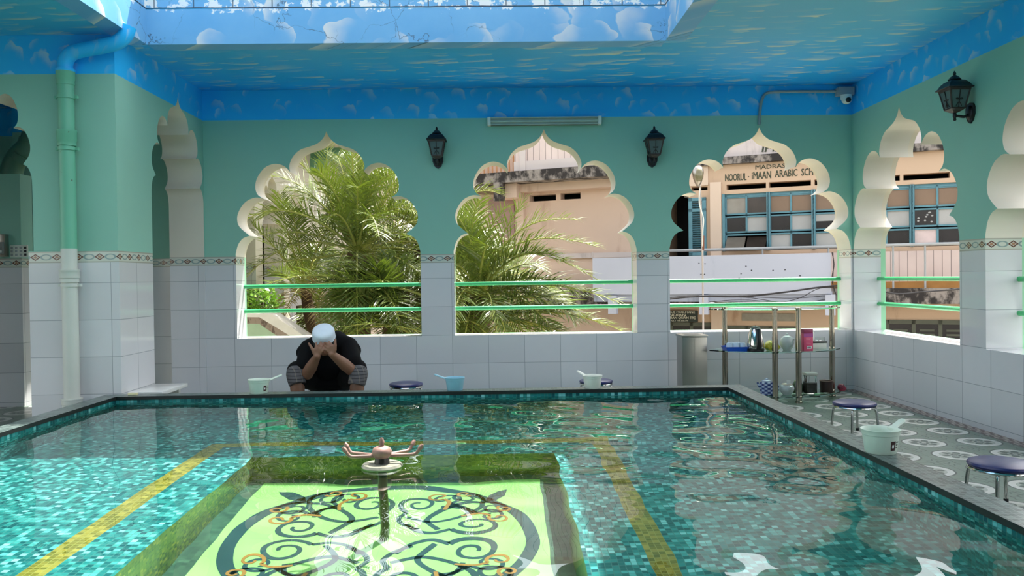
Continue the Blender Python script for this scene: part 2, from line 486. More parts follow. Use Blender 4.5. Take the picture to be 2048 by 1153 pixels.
# ================================================================== THE SETTING
D = 7.5                      # inner face of the back wall
XR, XL = 3.37, -2.72         # inner faces of the right wall and of the left pier
TH = .30
ZS, ZAP = .565, 2.49         # window sill and arch tip
WC, WS, WHW = .4557, 2.0314, .8603
ZC = 2.88                    # ceiling
PCX, PCY = -.53, 3.60        # middle of the pool
PX0, PX1, PY0, PY1 = -2.70, 1.643, 1.53, 5.67
ZCOP, ZW, ZF, ZPIT = .30, .255, -.30, -.72
YP = 5.79                    # front face of the left pier

SEGS = [[(0, 1033), (16, 1000), (46, 973), (88, 957), (130, 942), (166, 908), (184, 865), (180, 832)],
        [(180, 832), (197, 852), (222, 868), (262, 873), (307, 852), (341, 806), (352, 760), (342, 722), (314, 700)],
        [(314, 700), (352, 706), (396, 688), (428, 650), (443, 605), (432, 560), (383, 515)],
        [(383, 515), (415, 503), (440, 472), (453, 425)]]
def arch(c, hw, zbot, zap, sz=None):
    """cusped onion arch outline, closed polygon (u,v)"""
    sz = sz or (zap-zbot)/1033.
    half = []
    for s in SEGS:
        p = smooth_path([V((a, b, 0)) for a, b in s], 4)
        half += [(q.x/453*hw, zap-(1033-q.y)*sz) for q in p[:-1]]
    half.append((hw, zap-(1033-425)*sz)); half.append((hw, zbot))
    right = half
    left = [(-a, b) for a, b in half[1:]][::-1]
    return [(c+a, b) for a, b in right + left]
MX = lambda x0: Matrix(((0, 0, 1, x0), (1, 0, 0, 0), (0, 1, 0, 0), (0, 0, 0, 1)))    # u=Y v=Z d=+X
MY = lambda y0: Matrix(((1, 0, 0, 0), (0, 0, 1, y0), (0, 1, 0, 0), (0, 0, 0, 1)))    # u=X v=Z d=+Y
MXn = lambda x0: Matrix(((0, 0, -1, x0), (1, 0, 0, 0), (0, 1, 0, 0), (0, 0, 0, 1)))  # d=-X
WALLM = [M_WALL, M_REV, M_REVO, M_OUT]
DEP = (0, TH-.045, TH)

bm = BM()
wall(bm, [(XL-.32, -.35), (XR+TH, -.35), (XR+TH, 3.2), (XL-.32, 3.2)],
     [arch(WC+i*WS, WHW, ZS, ZAP) for i in (-1, 0, 1)], MY(D), DEP)
prop(obj('wall_back', bm, WALLM, ang=35), kind='structure')
bm = BM()
wall(bm, [(-3, -.35), (D, -.35), (D, 3.2), (-3, 3.2)],
     [arch(D-.02-WHW-i*WS, WHW, ZS, ZAP) for i in range(4)], MX(XR), DEP)
prop(obj('wall_right', bm, WALLM, ang=35), kind='structure')
bm = BM()
wall(bm, [(-7, -.35), (XL, -.35), (XL, 3.2), (-7, 3.2)],
     [arch(-3.725, .405, .004, 2.69, .00141), arch(-5.6, .405, .004, 2.69, .00141)], MY(YP), (0, .275, .32))
wall(bm, [(YP+.32, -.35), (D, -.35), (D, 3.2), (YP+.32, 3.2)],
     [arch(6.925, .558, .004, 2.69, .00141)], MXn(XL), (0, .31, .32), 0, (1, 1))
box(bm, -3.35, XL+.011, YP-.011, YP+.5, 0, Z_BAND1+.004)           # proud tiled dado of the pier
prop(obj('wall_left', bm, WALLM, ang=35), kind='structure')
bm = BM(); box(bm, -7, XR+TH, -3.2, -3, -.35, 3.2)
prop(obj('wall_front', bm, M_WALL), kind='structure')

# the parts of the arcade seen through the two doorways on the left; the outermost wall is unseen, added to block side light
bm = BM()
box(bm, -3.43, -3.045, 7.86, 8.1, -.3, 3.2)
box(bm, -7, -4.26, 7.24, 7.42, -.1, 2.09)
box(bm, -7, -3.9, 9.4, 9.6, -.3, 3.2); box(bm, -7.2, -7, 5.79, 9.6, -.3, 3.2); box(bm, -7, -4.79, 8.2, 8.35, -.1, 3.2)
prop(obj('wall_arcade', bm, M_WALL), kind='structure')
bm = BM()
wall(bm, [(8.0, -.1), (9.4, -.1), (9.4, 3.2), (8.0, 3.2)], [arch(8.75, .4, .004, 2.69, .00141)], MXn(-4.47), (0, .2, .3), 0, (1, 1), 0, 0)
prop(obj('wall_arcade_end', bm, WALLM), kind='structure')

bm = BM()
wall(bm, [(-7, -3), (XR+.1, -3), (XR+.1, D+.1), (-7, D+.1)],
     [[(PX0-.12, PY0-.12), (PX1+.12, PY0-.12), (PX1+.12, PY1+.12), (PX0-.12, PY1+.12)]],
     Matrix(((1, 0, 0, 0), (0, 1, 0, 0), (0, 0, -1, 0), (0, 0, 0, 1))), (0, .3), 0, (0, 0), 0)
box(bm, -7, XL-.32, D+.1, 9.4, -.3, 0)
prop(obj('floor', bm, M_FLOOR, smooth=False), kind='structure')

SK = (-2.58, 1.29, 1.2, 6.0)
bm = BM()
wall(bm, [(-7, -3), (XR+TH+.28, -3), (XR+TH+.28, 8.4), (-7, 8.4)],  # slab overhangs the walls: unseen eaves added to keep sun off the floor
     [[(SK[0], SK[2]), (SK[1], SK[2]), (SK[1], SK[3]), (SK[0], SK[3])]],
     Matrix(((1, 0, 0, 0), (0, 1, 0, 0), (0, 0, 1, ZC), (0, 0, 0, 1))), (0, .3), 0, (0, 0), 1, 1)
prop(obj('ceiling', bm, [M_CEIL, M_OUT], smooth=False), kind='structure')
bm = BM()
e = .004; zt = 3.70
for x0, x1, y0, y1 in ((SK[0]+e, SK[1]-e, SK[3]-e, SK[3]+.15), (SK[0]+e, SK[1]-e, SK[2]-.15, SK[2]+e),
                       (SK[0]-.15, SK[0]+e, SK[2], SK[3]), (SK[1]-e, SK[1]+.15, SK[2], SK[3])):
    box(bm, x0, x1, y0, y1, ZC-.012, 3.128)
    box(bm, x0, x1, y0, y1, 3.134, zt)
prop(obj('trim_1', bm, M_FASC, smooth=False), kind='structure')

# ------------------------------------------------------------------ pool
def rect_ring(bm, a, b, z, mi, up=True):
    A = [(a[0], a[2]), (a[1], a[2]), (a[1], a[3]), (a[0], a[3])]; B = [(b[0], b[2]), (b[1], b[2]), (b[1], b[3]), (b[0], b[3])]
    va = [bm.verts.new((*p, z)) for p in A]; vb = [bm.verts.new((*p, z)) for p in B]
    for i in range(4):
        j = (i+1) % 4
        bm.faces.new((va[i], va[j], vb[j], vb[i])).material_index = mi
def rect_walls(bm, a, z0, z1, mi):
    A = [(a[0], a[2]), (a[1], a[2]), (a[1], a[3]), (a[0], a[3])]
    lo = [bm.verts.new((*p, z0)) for p in A]; hi = [bm.verts.new((*p, z1)) for p in A]
    for i in range(4):
        j = (i+1) % 4; bm.faces.new((lo[i], lo[j], hi[j], hi[i])).material_index = mi
PIN = (PX0, PX1, PY0, PY1)
cen = lambda r: (r[0]-PCX, r[1]-PCX, r[2]-PCY, r[3]-PCY)
PIT = (-.835, .835, -.835, .835)
bm = BM()
rect_walls(bm, cen(PIN), ZF, ZCOP-.02, 1)
rect_ring(bm, cen(PIN), PIT, ZF, 0)
rect_walls(bm, PIT, ZPIT, ZF, 2)
v = [bm.verts.new((x, y, ZPIT)) for x, y in ((-.835, -.835), (.835, -.835), (.835, .835), (-.835, .835))]
bm.faces.new(v).material_index = 3
me = bpy.data.meshes.new('pool_basin'); bm.to_mesh(me); bm.free()
for m in (M_PFLOOR, M_PWALL, M_PITW, M_PITF): me.materials.append(m)
basin = bpy.data.objects.new('pool_basin', me); COL.objects.link(basin); basin.location = (PCX, PCY, 0)
prop(basin, kind='structure'); basin.cycles.is_caustics_receiver = True

# inlaid scrollwork of the pit floor: a ring, leaves and paired spirals, four times round
def ribbon(bm, pts, w, z, mi=0):
    pts = [V((p[0], p[1], 0)) for p in pts]; pr = None; n = len(pts)
    for i, p in enumerate(pts):
        t = (pts[min(i+1, n-1)]-pts[max(i-1, 0)]).normalized(); s = V((-t.y, t.x, 0))
        ww = (w(i/(n-1)) if callable(w) else w)/2
        a, b = bm.verts.new((p.x+s.x*ww, p.y+s.y*ww, z)), bm.verts.new((p.x-s.x*ww, p.y-s.y*ww, z))
        if pr: bm.faces.new((pr[0], pr[1], b, a)).material_index = mi
        pr = (a, b)
def spiral(c, r0, r1, a0, turns, n=40):
    return [(c[0]+(r0+(r1-r0)*i/n)*math.cos(a0+turns*2*PI*i/n), c[1]+(r0+(r1-r0)*i/n)*math.sin(a0+turns*2*PI*i/n)) for i in range(n+1)]
bm = BM(); zi = ZPIT+.0015
circ = [(.59*math.cos(2*PI*i/96), .59*math.sin(2*PI*i/96)) for i in range(97)]
ribbon(bm, circ, .06, zi)
for q in range(4):
    for sgn in (1, -1):
        n0 = len(bm.verts)
        ribbon(bm, spiral((.36, .11), .10, .022, -2.6, 1.45), lambda s: .026*(1-.4*s), zi)
        ribbon(bm, smooth_path([(.274, .058, 0), (.20, .03, 0), (.12, .06, 0), (.07, .13, 0)], 8), .024, zi)
        ribbon(bm, spiral((.43, .31), .085, .02, 2.2, -1.3), lambda s: .024*(1-.4*s), zi)
        ribbon(bm, smooth_path([(.38, .378, 0), (.30, .36, 0), (.20, .27, 0), (.16, .17, 0), (.22, .06, 0)], 8), .026, zi)
        ribbon(bm, spiral((.22, .42), .07, .016, -1.2, 1.2), lambda s: .022*(1-.4*s), zi)
        ribbon(bm, smooth_path([(.25, .355, 0), (.31, .30, 0), (.33, .22, 0)], 8), .02, zi)
        ribbon(bm, spiral((.46, .19), .05, .014, 2.6, 1.1), lambda s: .016*(1-.3*s), zi+.0006, 1)
        ribbon(bm, smooth_path([(.418, .216, 0), (.37, .245, 0), (.30, .235, 0)], 8), .016, zi+.0006, 1)
        ribbon(bm, spiral((.30, .49), .042, .012, -.6, -1.1), lambda s: .016*(1-.3*s), zi+.0006, 1)
        lf = [(.40, .40), (.455, .425), (.50, .48), (.505, .545), (.47, .53), (.425, .48)] if sgn > 0 else None
        if lf:
            vs = [bm.verts.new((x, y, zi)) for x, y in lf]; bm.faces.new(vs).material_index = 0
        bm.verts.ensure_lookup_table()
        R_ = Matrix.Rotation(q*PI/2, 4, 'Z') @ Matrix.Diagonal((1, sgn, 1, 1))
        for v in list(bm.verts)[n0:]: v.co = R_ @ v.co
for v in bm.verts: v.co.x *= 1.14; v.co.y *= 1.14
me = bpy.data.meshes.new('pit_inlay')
bmesh.ops.recalc_face_normals(bm, faces=bm.faces); bm.to_mesh(me); bm.free(); me.materials.append(M_SCROLL); me.materials.append(M_SCROLL2)
o = bpy.data.objects.new('pit_inlay', me); COL.objects.link(o); o.location = (PCX, PCY, 0); o.cycles.is_caustics_receiver = True
prop(o, kind='structure')

bm = BM()
OUTC = (PX0-.12, PX1+.12, PY0-.12, PY1+.12); INL = (PX0+.007, PX1-.007, PY0+.007, PY1-.007)
rect_ring(bm, INL, OUTC, ZCOP, 0); rect_ring(bm, INL, (PX0-.01, PX1+.01, PY0-.01, PY1+.01), ZCOP-.024, 1)
rect_walls(bm, INL, ZCOP-.024, ZCOP, 1); rect_walls(bm, OUTC, -.05, ZCOP, 0)
rect_ring(bm, (PX0-.01, PX1+.01, PY0-.01, PY1+.01), OUTC, -.05, 0)
rect_walls(bm, (PX0-.01, PX1+.01, PY0-.01, PY1+.01), -.05, ZCOP-.024, 0)
prop(obj('pool_coping', bm, [M_COP, M_COPE], smooth=False), kind='structure')

# water: a real rippled surface
rw = random.Random(3); waves = []
for i in range(40):
    lam = .20*(5.0**rw.random()); a = rw.uniform(0, 2*PI)
    waves.append((2*PI/lam*math.cos(a), 2*PI/lam*math.sin(a), rw.uniform(0, 2*PI), lam**.85*rw.uniform(.5, 1.), rw.uniform(-.6, .6), rw.uniform(-.6, .6), rw.uniform(0, 6)))
def wave(x, y):
    s = 0
    for kx, ky, ph, a, mx, my, mp in waves: s += a*math.sin(kx*x+ky*y+ph)*(.55+.45*math.sin(mx*x*3+my*y*3+mp))
    dx, dy = x-PCX, y-PCY; r = math.hypot(dx, dy)
    g = .55+.75/(1+math.exp(-(x-.1)*2.4)) - .25/(1+math.exp(-(y-4.6)*3))*(1 if x < -.6 else .3)
    g *= .55+.45/(1+math.exp(-(y-3.1)*4)); return .00125*g*s
bm = BM(); nx, ny = 330, 310; G = []
for j in range(ny+1):
    y = PY0-.005+(PY1-PY0+.01)*j/ny
    G.append([bm.verts.new((x := PX0-.005+(PX1-PX0+.01)*i/nx, y, ZW+wave(x, y))) for i in range(nx+1)])
for j in range(ny):
    for i in range(nx): bm.faces.new((G[j][i], G[j][i+1], G[j+1][i+1], G[j+1][i]))
me = bpy.data.meshes.new('water'); bm.to_mesh(me); bm.free(); me.materials.append(M_WATER)
me.polygons.foreach_set('use_smooth', [True]*len(me.polygons))
wat = bpy.data.objects.new('water', me); COL.objects.link(wat); wat.cycles.is_caustics_caster = True
prop(wat, 'clear rippled water filling the teal mosaic pool', 'water', kind='stuff')

# ------------------------------------------------------------------ fountain
ft = thing('fountain', 'rusty metal fountain head with bent nozzles standing in the middle of the pool', 'fountain', (PCX, PCY, 0))
M_RUST = plain('rusty_pink_metal', (150, 116, 104), .5, .2, .25, 30.)
M_RUSTD = plain('dark_wet_metal', (38, 34, 30), .3, .2)
bm = BM(); tube(bm, [(0, 0, ZPIT), (0, 0, .262)], .021, 16); sm = obj('stem', bm, M_RUSTD, ft); sm.cycles.is_caustics_receiver = True
bm = BM(); lathe(bm, [(.03, .24), (.085, .252), (.092, .262), (.085, .272), (.03, .274)], n=36); obj('collar', bm, plain('pale_scaled_collar', (132, 132, 118), .4, 0, .4, 40.), ft)
bm = BM(); lathe(bm, [(.030, .298), (.036, .302), (.043, .315), (.045, .328), (.038, .342), (.022, .35), (.006, .352)], n=24); obj('hub', bm, M_RUST, ft)
bm = BM(); lathe(bm, [(.036, .262), (.034, .280), (.031, .299)], n=24); obj('neck', bm, M_RUSTD, ft)
bm = BM(); tube(bm, [(0, 0, .345), (0, 0, .366)], .010, 12); tube(bm, [(0, 0, .366), (0, 0, .374), (0, 0, .388)], [.013, .012, .006], 12); obj('nozzle', bm, M_RUST, ft)
for ang, ln in ((4, .145), (40, .14), (188, .135), (158, .155)):
    c, s = math.cos(math.radians(ang)), math.sin(math.radians(ang))
    bm = BM(); p = smooth_path([(.03*c, .03*s, .308), (ln*.6*c, ln*.6*s, .308), (ln*c, ln*s, .310), ((ln+.016)*c, (ln+.016)*s, .322), ((ln+.024)*c, (ln+.024)*s, .333)], 5)
    tube(bm, p, .008, 10); a = obj('arm', bm, M_RUST, ft)
    bm = BM(); tube(bm, [p[-1], p[-1]+V((.007*c, .007*s, .010)), p[-1]+V((.014*c, .014*s, .020))], [.0105, .0105, .006], 10); obj('nozzle_tip', bm, M_RUST, a)
# ================================================================== THINGS IN THE POOL HALL
# ---- green railings, two bars across every opening
def railing(i, label):
    t = thing('railing', label, 'railing', (0, 0, 0), 0, 'green railings across the arched openings')
    for z in (1.048, .812):
        bm = BM()
        if i < 3:
            c = WC+(i-1)*WS; tube(bm, [(c-WHW-.01, D+.235, z), (c+WHW+.01, D+.235, z)], .019, 14)
        else:
            c = D-.02-WHW-(i-3)*WS; tube(bm, [(XR+.235, c-WHW-.01, z), (XR+.235, c+WHW+.01, z)], .019, 14)
        obj('rail', bm, M_RAIL, t)
railing(0, 'pair of green rails across the leftmost arched opening, behind the seated person')
railing(1, 'pair of green rails across the middle arched opening of the back wall')
railing(2, 'pair of green rails across the back opening behind the glass shelf stand')
railing(3, 'pair of green rails across the first opening of the right wall')
railing(4, 'pair of green rails across the opening at the right edge of the photo')

# ---- wall lanterns
def lantern(name, label, loc, rz):
    t = thing(name, label, 'wall lamp', loc, rz, 'black wall lanterns')
    # local: wall is the plane y=0, room towards -y
    bm = BM()
    sh = [(0, -.075), (.030, -.055), (.050, -.01), (.050, .035), (.036, .062), (0, .072), (-.036, .062), (-.050, .035), (-.050, -.01), (-.030, -.055)]
    prism(bm, sh, Matrix(((1, 0, 0, 0), (0, 0, -1, 0), (0, 1, 0, 0), (0, 0, 0, 1))), 0, .014)
    n0 = len(bm.verts); ellipsoid(bm, (0, -.014, 0), .036, .014, .052)
    obj('back_plate', bm, M_IRON, t)
    bm = BM(); tube(bm, smooth_path([(0, -.014, -.006), (0, -.05, -.026), (0, -.09, -.022), (0, -.12, -.018), (0, -.12, .012)], 6), .010, 10)
    lathe(bm, [(.006, -.055), (.011, -.048), (.008, -.036), (.013, -.028), (.013, -.008), (.009, 0)], (0, -.12, 0), 16)
    obj('arm', bm, M_IRON, t)
    cy = -.12
    z0, z1, b0, b1 = .030, .158, .046, .070    # glass body between half-widths b0 (foot) and b1 (head)
    bm = BM()
    def sq(h, z): return [bm.verts.new((sx*h, cy+sy*h, z)) for sx, sy in ((-1, -1), (1, -1), (1, 1), (-1, 1))]
    R = [sq(h, z) for h, z in ((.012, 0), (.030, .010), (.046, .022), (.050, .024), (.050, .034), (.044, .034))]
    ring_faces(bm, R); bm.faces.new(R[0][::-1]); bm.faces.new(R[-1])
    for sx in (-1, 1):
        for sy in (-1, 1):
            tube(bm, [(sx*b0, cy+sy*b0, z0), (sx*b1, cy+sy*b1, z1)], .0065, 6)
    R = [sq(h, z) for h, z in ((.066, .150), (.074, .150), (.077, .168), (.070, .172))]
    ring_faces(bm, R); bm.faces.new(R[0][::-1]); bm.faces.new(R[-1])
    obj('cage', bm, M_IRON2, t)
    bm = BM()
    R = [sq(h, z) for h, z in ((.088, .166), (.090, .172), (.078, .184), (.068, .203), (.050, .222), (.026, .232))]
    ring_faces(bm, R); bm.faces.new(R[0][::-1]); bm.faces.new(R[-1])
    lathe(bm, [(.026, .230), (.044, .234), (.038, .242), (.026, .256), (.011, .266), (.006, .268)], (0, cy, 0), 20)
    lathe(bm, [(.006, .266), (.012, .275), (.008, .288), (.001, .298)], (0, cy, 0), 14)
    obj('roof', bm, M_IRON, t)
    for k in range(4):
        Rk = Matrix.Translation((0, cy, 0)) @ Matrix.Rotation(k*PI/2, 4, 'Z')
        bm = BM(); q = [bm.verts.new(Rk @ V(p)) for p in ((-b0+.004, -b0, z0+.003), (b0-.004, -b0, z0+.003), (b1-.004, -b1, z1-.004), (-b1+.004, -b1, z1-.004))]
        bm.faces.new(q); f = bmesh.ops.solidify(bm, geom=bm.faces[:], thickness=.002); g = obj('pane', bm, M_LGLASS, t)
        bm = BM()
        def on(u, s):   # point on the sloping pane
            h = b0+(b1-b0)*s; return Rk @ V((u*h, -h-.003, z0+(z1-z0)*s))
        tube(bm, [on(0, .02), on(0, .98)], .003, 5)
        for sg in (-1, 1):
            tube(bm, [on(sg*(.02+.46*math.sin(a)*(1-.10*a)), .46+.20*a/2-.30*(1-math.cos(a))*.5) for a in [i*.28 for i in range(13)]], .003, 5)
            tube(bm, [on(sg*.02, .30), on(sg*.25, .20), on(sg*.42, .08)], .003, 5)
        obj('scroll', bm, M_IRON, g)
    return t
p = at(876, 322, D); lantern('wall_lantern', 'black lantern on the green wall between the left and middle arches', (p.x, D, p.z), 0)
p = at(1304, 320, D); lantern('wall_lantern', 'black lantern on the back wall between the middle arch and the school sign arch', (p.x, D, p.z), 0)
p = atx(1943, 226, XR); lantern('wall_lantern', 'black bronzed lantern seen from the side high on the right wall', (XR, p.y, p.z), -PI/2)

# ---- fluorescent fitting
p0, p1 = at(975, 246, D), at(1201, 243, D); zf = (p0.z+p1.z)/2
t = thing('fluorescent_fitting', 'long unlit fluorescent tube fitting above the middle arch', 'lamp', ((p0.x+p1.x)/2, D, zf))
hw = (p1.x-p0.x)/2
bm = BM(); box(bm, -hw, hw, -.052, 0, -.034, .036); box(bm, -hw, hw, -.075, -.025, .024, .036); box(bm, -hw, hw, -.07, -.025, -.034, -.028)
obj('housing', bm, plain('dull_white_metal', (170, 184, 172), .4), t)
bm = BM(); tube(bm, [(-hw+.03, -.056, -.002), (hw-.03, -.056, -.002)], .0125, 12); obj('tube', bm, plain('unlit_tube_glass', (190, 204, 190), .2), t)
for s in (-1, 1):
    bm = BM(); box(bm, s*hw-.03*(s > 0), s*hw+.03*(s < 0), -.08, 0, -.036, .038, bev=.003); obj('end_cap', bm, M_WHITEP, t)

# ---- conduit and camera
c0, c1, c2 = at(1518, 250, D-.015), at(1522, 196, D-.015), at(1678, 183, D-.03)
bm = BM(); tube(bm, smooth_path([c0, c0.lerp(c1, .5), c1+V((.005, 0, -.03)), c1+V((.04, 0, .035)), c1+V((.12, 0, .055)), c1.lerp(c2, .5)+V((0, 0, .03)), c2], 6), .0135, 12)
prop(obj('conduit_pipe', bm, plain('grey_conduit', (150, 160, 162), .4)), 'grey conduit pipe rising from the right back arch to the ceiling camera', 'pipe')
p = at(1692, 186, D-.08)
t = thing('security_camera', 'white dome security camera on a bracket in the upper right corner', 'camera', p)
bm = BM(); box(bm, -.075, .075, -.02, .08, -.02, .055, bev=.008); obj('bracket', bm, M_GREYP, t)
bm = BM(); n0 = 0; lathe(bm, [(.05, -.02), (.05, -.045), (.047, -.06)], n=24); ellipsoid(bm, (0, -.012, -.062), .046, .046, .046); obj('turret', bm, M_WHITEP, t)
bm = BM(); ellipsoid(bm, (0, -.050, -.074), .026, .016, .024); obj('lens', bm, M_BLACK, t)

# ---- rain pipes
def pipe_mat():
    t = NT('pipe_paint_blue_green_white'); o = t.obj(); x, y, z = t.sep(o)
    n = t.noise(o, 26., 5., .7); n2 = t.noise(o, 3., 3.)
    g = t.mix(n2, srgb(98, 172, 142), srgb(120, 190, 160)); w = t.mix(n2, srgb(196, 200, 190), srgb(214, 216, 208))
    c = t.mix(t.step(z, 1.345, 1.35), w, g)
    bl = blue_band(t, t.comb(t.math('MULTIPLY', t.math('ADD', x, y), 2.), z, 0.))
    c = t.mix(t.step(z, 2.595, 2.60), c, bl)
    rust = t.math('MULTIPLY', t.step(n, .66, .70), t.step(z, 1.0, 2.0))
    return t.done(t.mix(rust, c, srgb(84, 62, 44)), .45)
M_PIPE = pipe_mat()
bp = at(136, 400, YP-.075)
t = thing('downpipe', 'green and white rain downpipe in front of the left pier, its top painted blue', 'pipe', (bp.x, bp.y, 0))
rp = .053
bm = BM(); tube(bm, [(0, 0, .0), (0, 0, 2.60)], rp, 24); obj('pipe', bm, M_PIPE, t)
bm = BM(); e1 = at(250, 112, bp.y-.05)-V((bp.x, bp.y, 0))
tube(bm, smooth_path([(0, 0, 2.585), (0, 0, 2.66), (.035, -.005, 2.715), (.10, -.012, 2.74), (e1.x*.6, -.03, 2.765), (e1.x*.85, -.045, 2.785), (e1.x, -.05, 2.83), (e1.x+.03, -.05, 2.90)], 6), rp*.98, 20)
obj('elbow', bm, M_PIPE, t)
for z, h, r in ((2.56, .11, .062), (2.13, .11, .066), (1.155, .09, .066), (.255, .06, .068)):
    bm = BM(); lathe(bm, [(rp, z-h*.5), (r*.93, z-h*.5), (r*.93, z-h*.2), (r, z-h*.15), (r, z+h*.35), (r*1.03, z+h*.38), (r*1.03, z+h*.5), (rp, z+h*.5)], n=24); obj('socket', bm, M_PIPE, t)
for z in (2.42, 2.055, 1.09, .20):
    bm = BM(); lathe(bm, [(rp, z-.012), (rp+.006, z-.012), (rp+.006, z+.012), (rp, z+.012)], n=24)
    for s in (-1, 1): box(bm, s*(rp+.012)-.014, s*(rp+.012)+.014, -.005, .02, z-.010, z+.010)
    box(bm, -.02, .02, .03, .062, z-.010, z+.010)
    obj('bracket', bm, M_PIPE, t)
q0 = at(30, 352, 7.62)
bm = BM(); tube(bm, smooth_path([at(22, 400, 7.64), at(24, 345, 7.64), at(34, 316, 7.64), at(56, 293, 7.64), at(66, 270, 7.64), at(74, 200, 7.64)], 6), .095, 24)
for a, b in ((at(40, 322, 7.64), at(48, 312, 7.64)), (at(62, 288, 7.64), at(64, 279, 7.64))):
    tube(bm, [a, b], .108, 24)
prop(obj('elbow_pipe', bm, plain('dull_green_pipe', (96, 140, 118), .4)), 'thick green elbow pipe behind the partition seen through the left doorway', 'pipe')

# ---- electrics on the partition
p = at(9, 492, 7.24)
t = thing('fuse_box', 'grey steel fuse box on the green partition at the left edge', 'fuse box', (p.x, 7.24, p.z))
bm = BM(); box(bm, -.04, .04, -.06, 0, -.10, .10, bev=.004); obj('case', bm, M_STEEL, t)
bm = BM(); box(bm, -.028, .035, -.085, -.06, -.08, .03, bev=.006); obj('cover', bm, plain('clear_grey_cover', (140, 140, 136), .25), t)
bm = BM(); box(bm, -.012, .026, -.088, -.085, -.065, -.045); obj('label_plate', bm, M_WHITE, t)
p = at(39, 503, 7.24)
t = thing('switch_panel', 'row of white switch plates beside the fuse box on the partition', 'switch panel', (p.x, 7.24, p.z))
bm = BM(); box(bm, -.079, .079, -.012, 0, -.055, .055, bev=.003); obj('plate', bm, M_WHITEP, t)
for k in range(4):
    for j in (-1, 0, 1):
        bm = BM(); x = -.059+k*.0393; box(bm, x-.010, x+.010, -.018, -.012, j*.031-.010, j*.031+.010, bev=.002); obj('switch', bm, M_GREYP if k < 3 else M_BLACK, t)

# ---- white slab and soap at the doorway
bm = BM(); box(bm, -2.706, -2.455, 5.86, 6.345, .275, .302, bev=.003)
sl = thing('stone_bench', 'small white stone bench beside the left pier at the pool corner', 'bench', (0, 0, 0))
obj('slab', bm, M_WHITE, sl)
for y in (5.93, 6.27):
    bm = BM(); box(bm, -2.69, -2.49, y-.02, y+.02, 0, .275); obj('support', bm, M_WHITE, sl)
p = atz(253, 795, ZCOP)
bm = BM(); box(bm, -.032, .032, -.018, .018, 0, .016, bev=.006)
prop(obj('soap_bar', bm, plain('pale_yellow_soap', (222, 214, 168), .4), loc=(p.x, 5.735, ZCOP)), 'small pale yellow soap bar on the left back corner of the coping', 'soap')

# ---- stools
def make_stool(loc, rz, label):
    t = thing('low_stool', label, 'stool', loc, rz, 'low round stools with navy seats')
    bm = BM(); lathe(bm, [(.02, .196), (.128, .196), (.139, .201), (.143, .210), (.138, .219), (.120, .225), (.05, .229), (.004, .230)], n=48); obj('seat', bm, M_NAVY, t)
    bm = BM(); torus(bm, .136, .0075, (0, 0, .191), 48, 8); obj('rim', bm, M_CHROME, t)
    for k in range(4):
        a = PI/4+k*PI/2; c, s = math.cos(a), math.sin(a)
        bm = BM(); tube(bm, smooth_path([(.09*c, .09*s, .191), (.122*c, .122*s, .184), (.136*c, .136*s, .160), (.144*c, .144*s, .09), (.152*c, .152*s, .004)], 5), .0085, 10)
        leg = obj('leg', bm, M_CHROME, t)
        bm = BM(); lathe(bm, [(.011, 0), (.011, .014), (.009, .018)], (.152*c, .152*s, 0), 12); obj('foot_cap', bm, M_BLACK, leg)
    return t
p = atz(1709, 806, .215); st = make_stool((p.x, p.y, 0), .25, 'navy round stool on the tiled floor next to the white dipper near the shelf stand')
p = atz(2003, 927, .215); dup(st, (p.x, p.y, 0), .1, 'navy round stool cut off by the right edge of the photo')
p = atz(812, 768, .215); dup(st, (p.x, p.y, 0), .5, 'navy round stool by the back wall between the seated person and the blue dipper')
p = atz(1192, 762, .215); dup(st, (p.x, p.y, 0), .3, 'navy round stool half hidden behind the white dipper at the back of the pool')
SEAT = V((-1.35, 6.50, 0))
dup(st, SEAT, .78, 'navy round stool underneath the seated person')

# ---- dippers
def make_dipper(name, loc, rz, mat, label, sticker=None, s=1.):
    t = thing(name, label, 'dipper', loc, rz, 'plastic water dippers on the pool coping')
    t.scale = (s, s, s)
    bm = BM(); lathe(bm, [(.004, 0), (.062, 0), (.066, .004), (.076, .078), (.077, .082), (.080, .084), (.083, .104), (.0845, .106), (.0825, .107), (.079, .104), (.075, .082), (.064, .006), (.004, .004)], n=40)
    obj('bowl', bm, mat, t)
    bm = BM()
    pts = [(.076, 0, .096), (.10, 0, .102), (.13, 0, .112), (.160, 0, .122), (.176, 0, .127)]
    ws = [.026, .018, .016, .018, .012]; R = []
    for (x, y, z), w in zip(pts, ws): R.append([bm.verts.new((x, y+dy*w, z+dz)) for dy, dz in ((-1, -.002), (-.8, .005), (.8, .005), (1, -.002), (.7, -.006), (-.7, -.006))])
    ring_faces(bm, R); bm.faces.new(R[0][::-1]); bm.faces.new(R[-1]); obj('handle', bm, mat, t)
    if sticker is not None:
        n = 8; bm = BM(); bm2 = BM(); bm3 = BM()
        def pt(a, z, off): r = .066+(.076-.066)*(z-.004)/.074+off; return (r*math.cos(a), r*math.sin(a), z)
        for b, a0, a1, z0, z1, off in ((bm, sticker, sticker+.34, .020, .062, .0008), (bm2, sticker+.08, sticker+.22, .032, .046, .0014)):
            g = [[b.verts.new(pt(a0+(a1-a0)*i/n, z, off)) for i in range(n+1)] for z in (z0, z1)]
            for i in range(n): b.faces.new((g[0][i], g[0][i+1], g[1][i+1], g[1][i]))
        for z in (.054, .042, .030):
            g = [[bm3.verts.new(pt(sticker+.40+(.26 if z > .05 else .2)*i/n, zz, .0008)) for i in range(n+1)] for zz in (z, z+.005)]
            for i in range(n): bm3.faces.new((g[0][i], g[0][i+1], g[1][i+1], g[1][i]))
        stk = obj('sticker', bm, plain('dark_red_sticker', (58, 20, 22), .4), t); obj('emblem', bm2, M_WHITE, stk); obj('print', bm3, plain('sticker_print', (70, 60, 60), .4), stk)
    return t
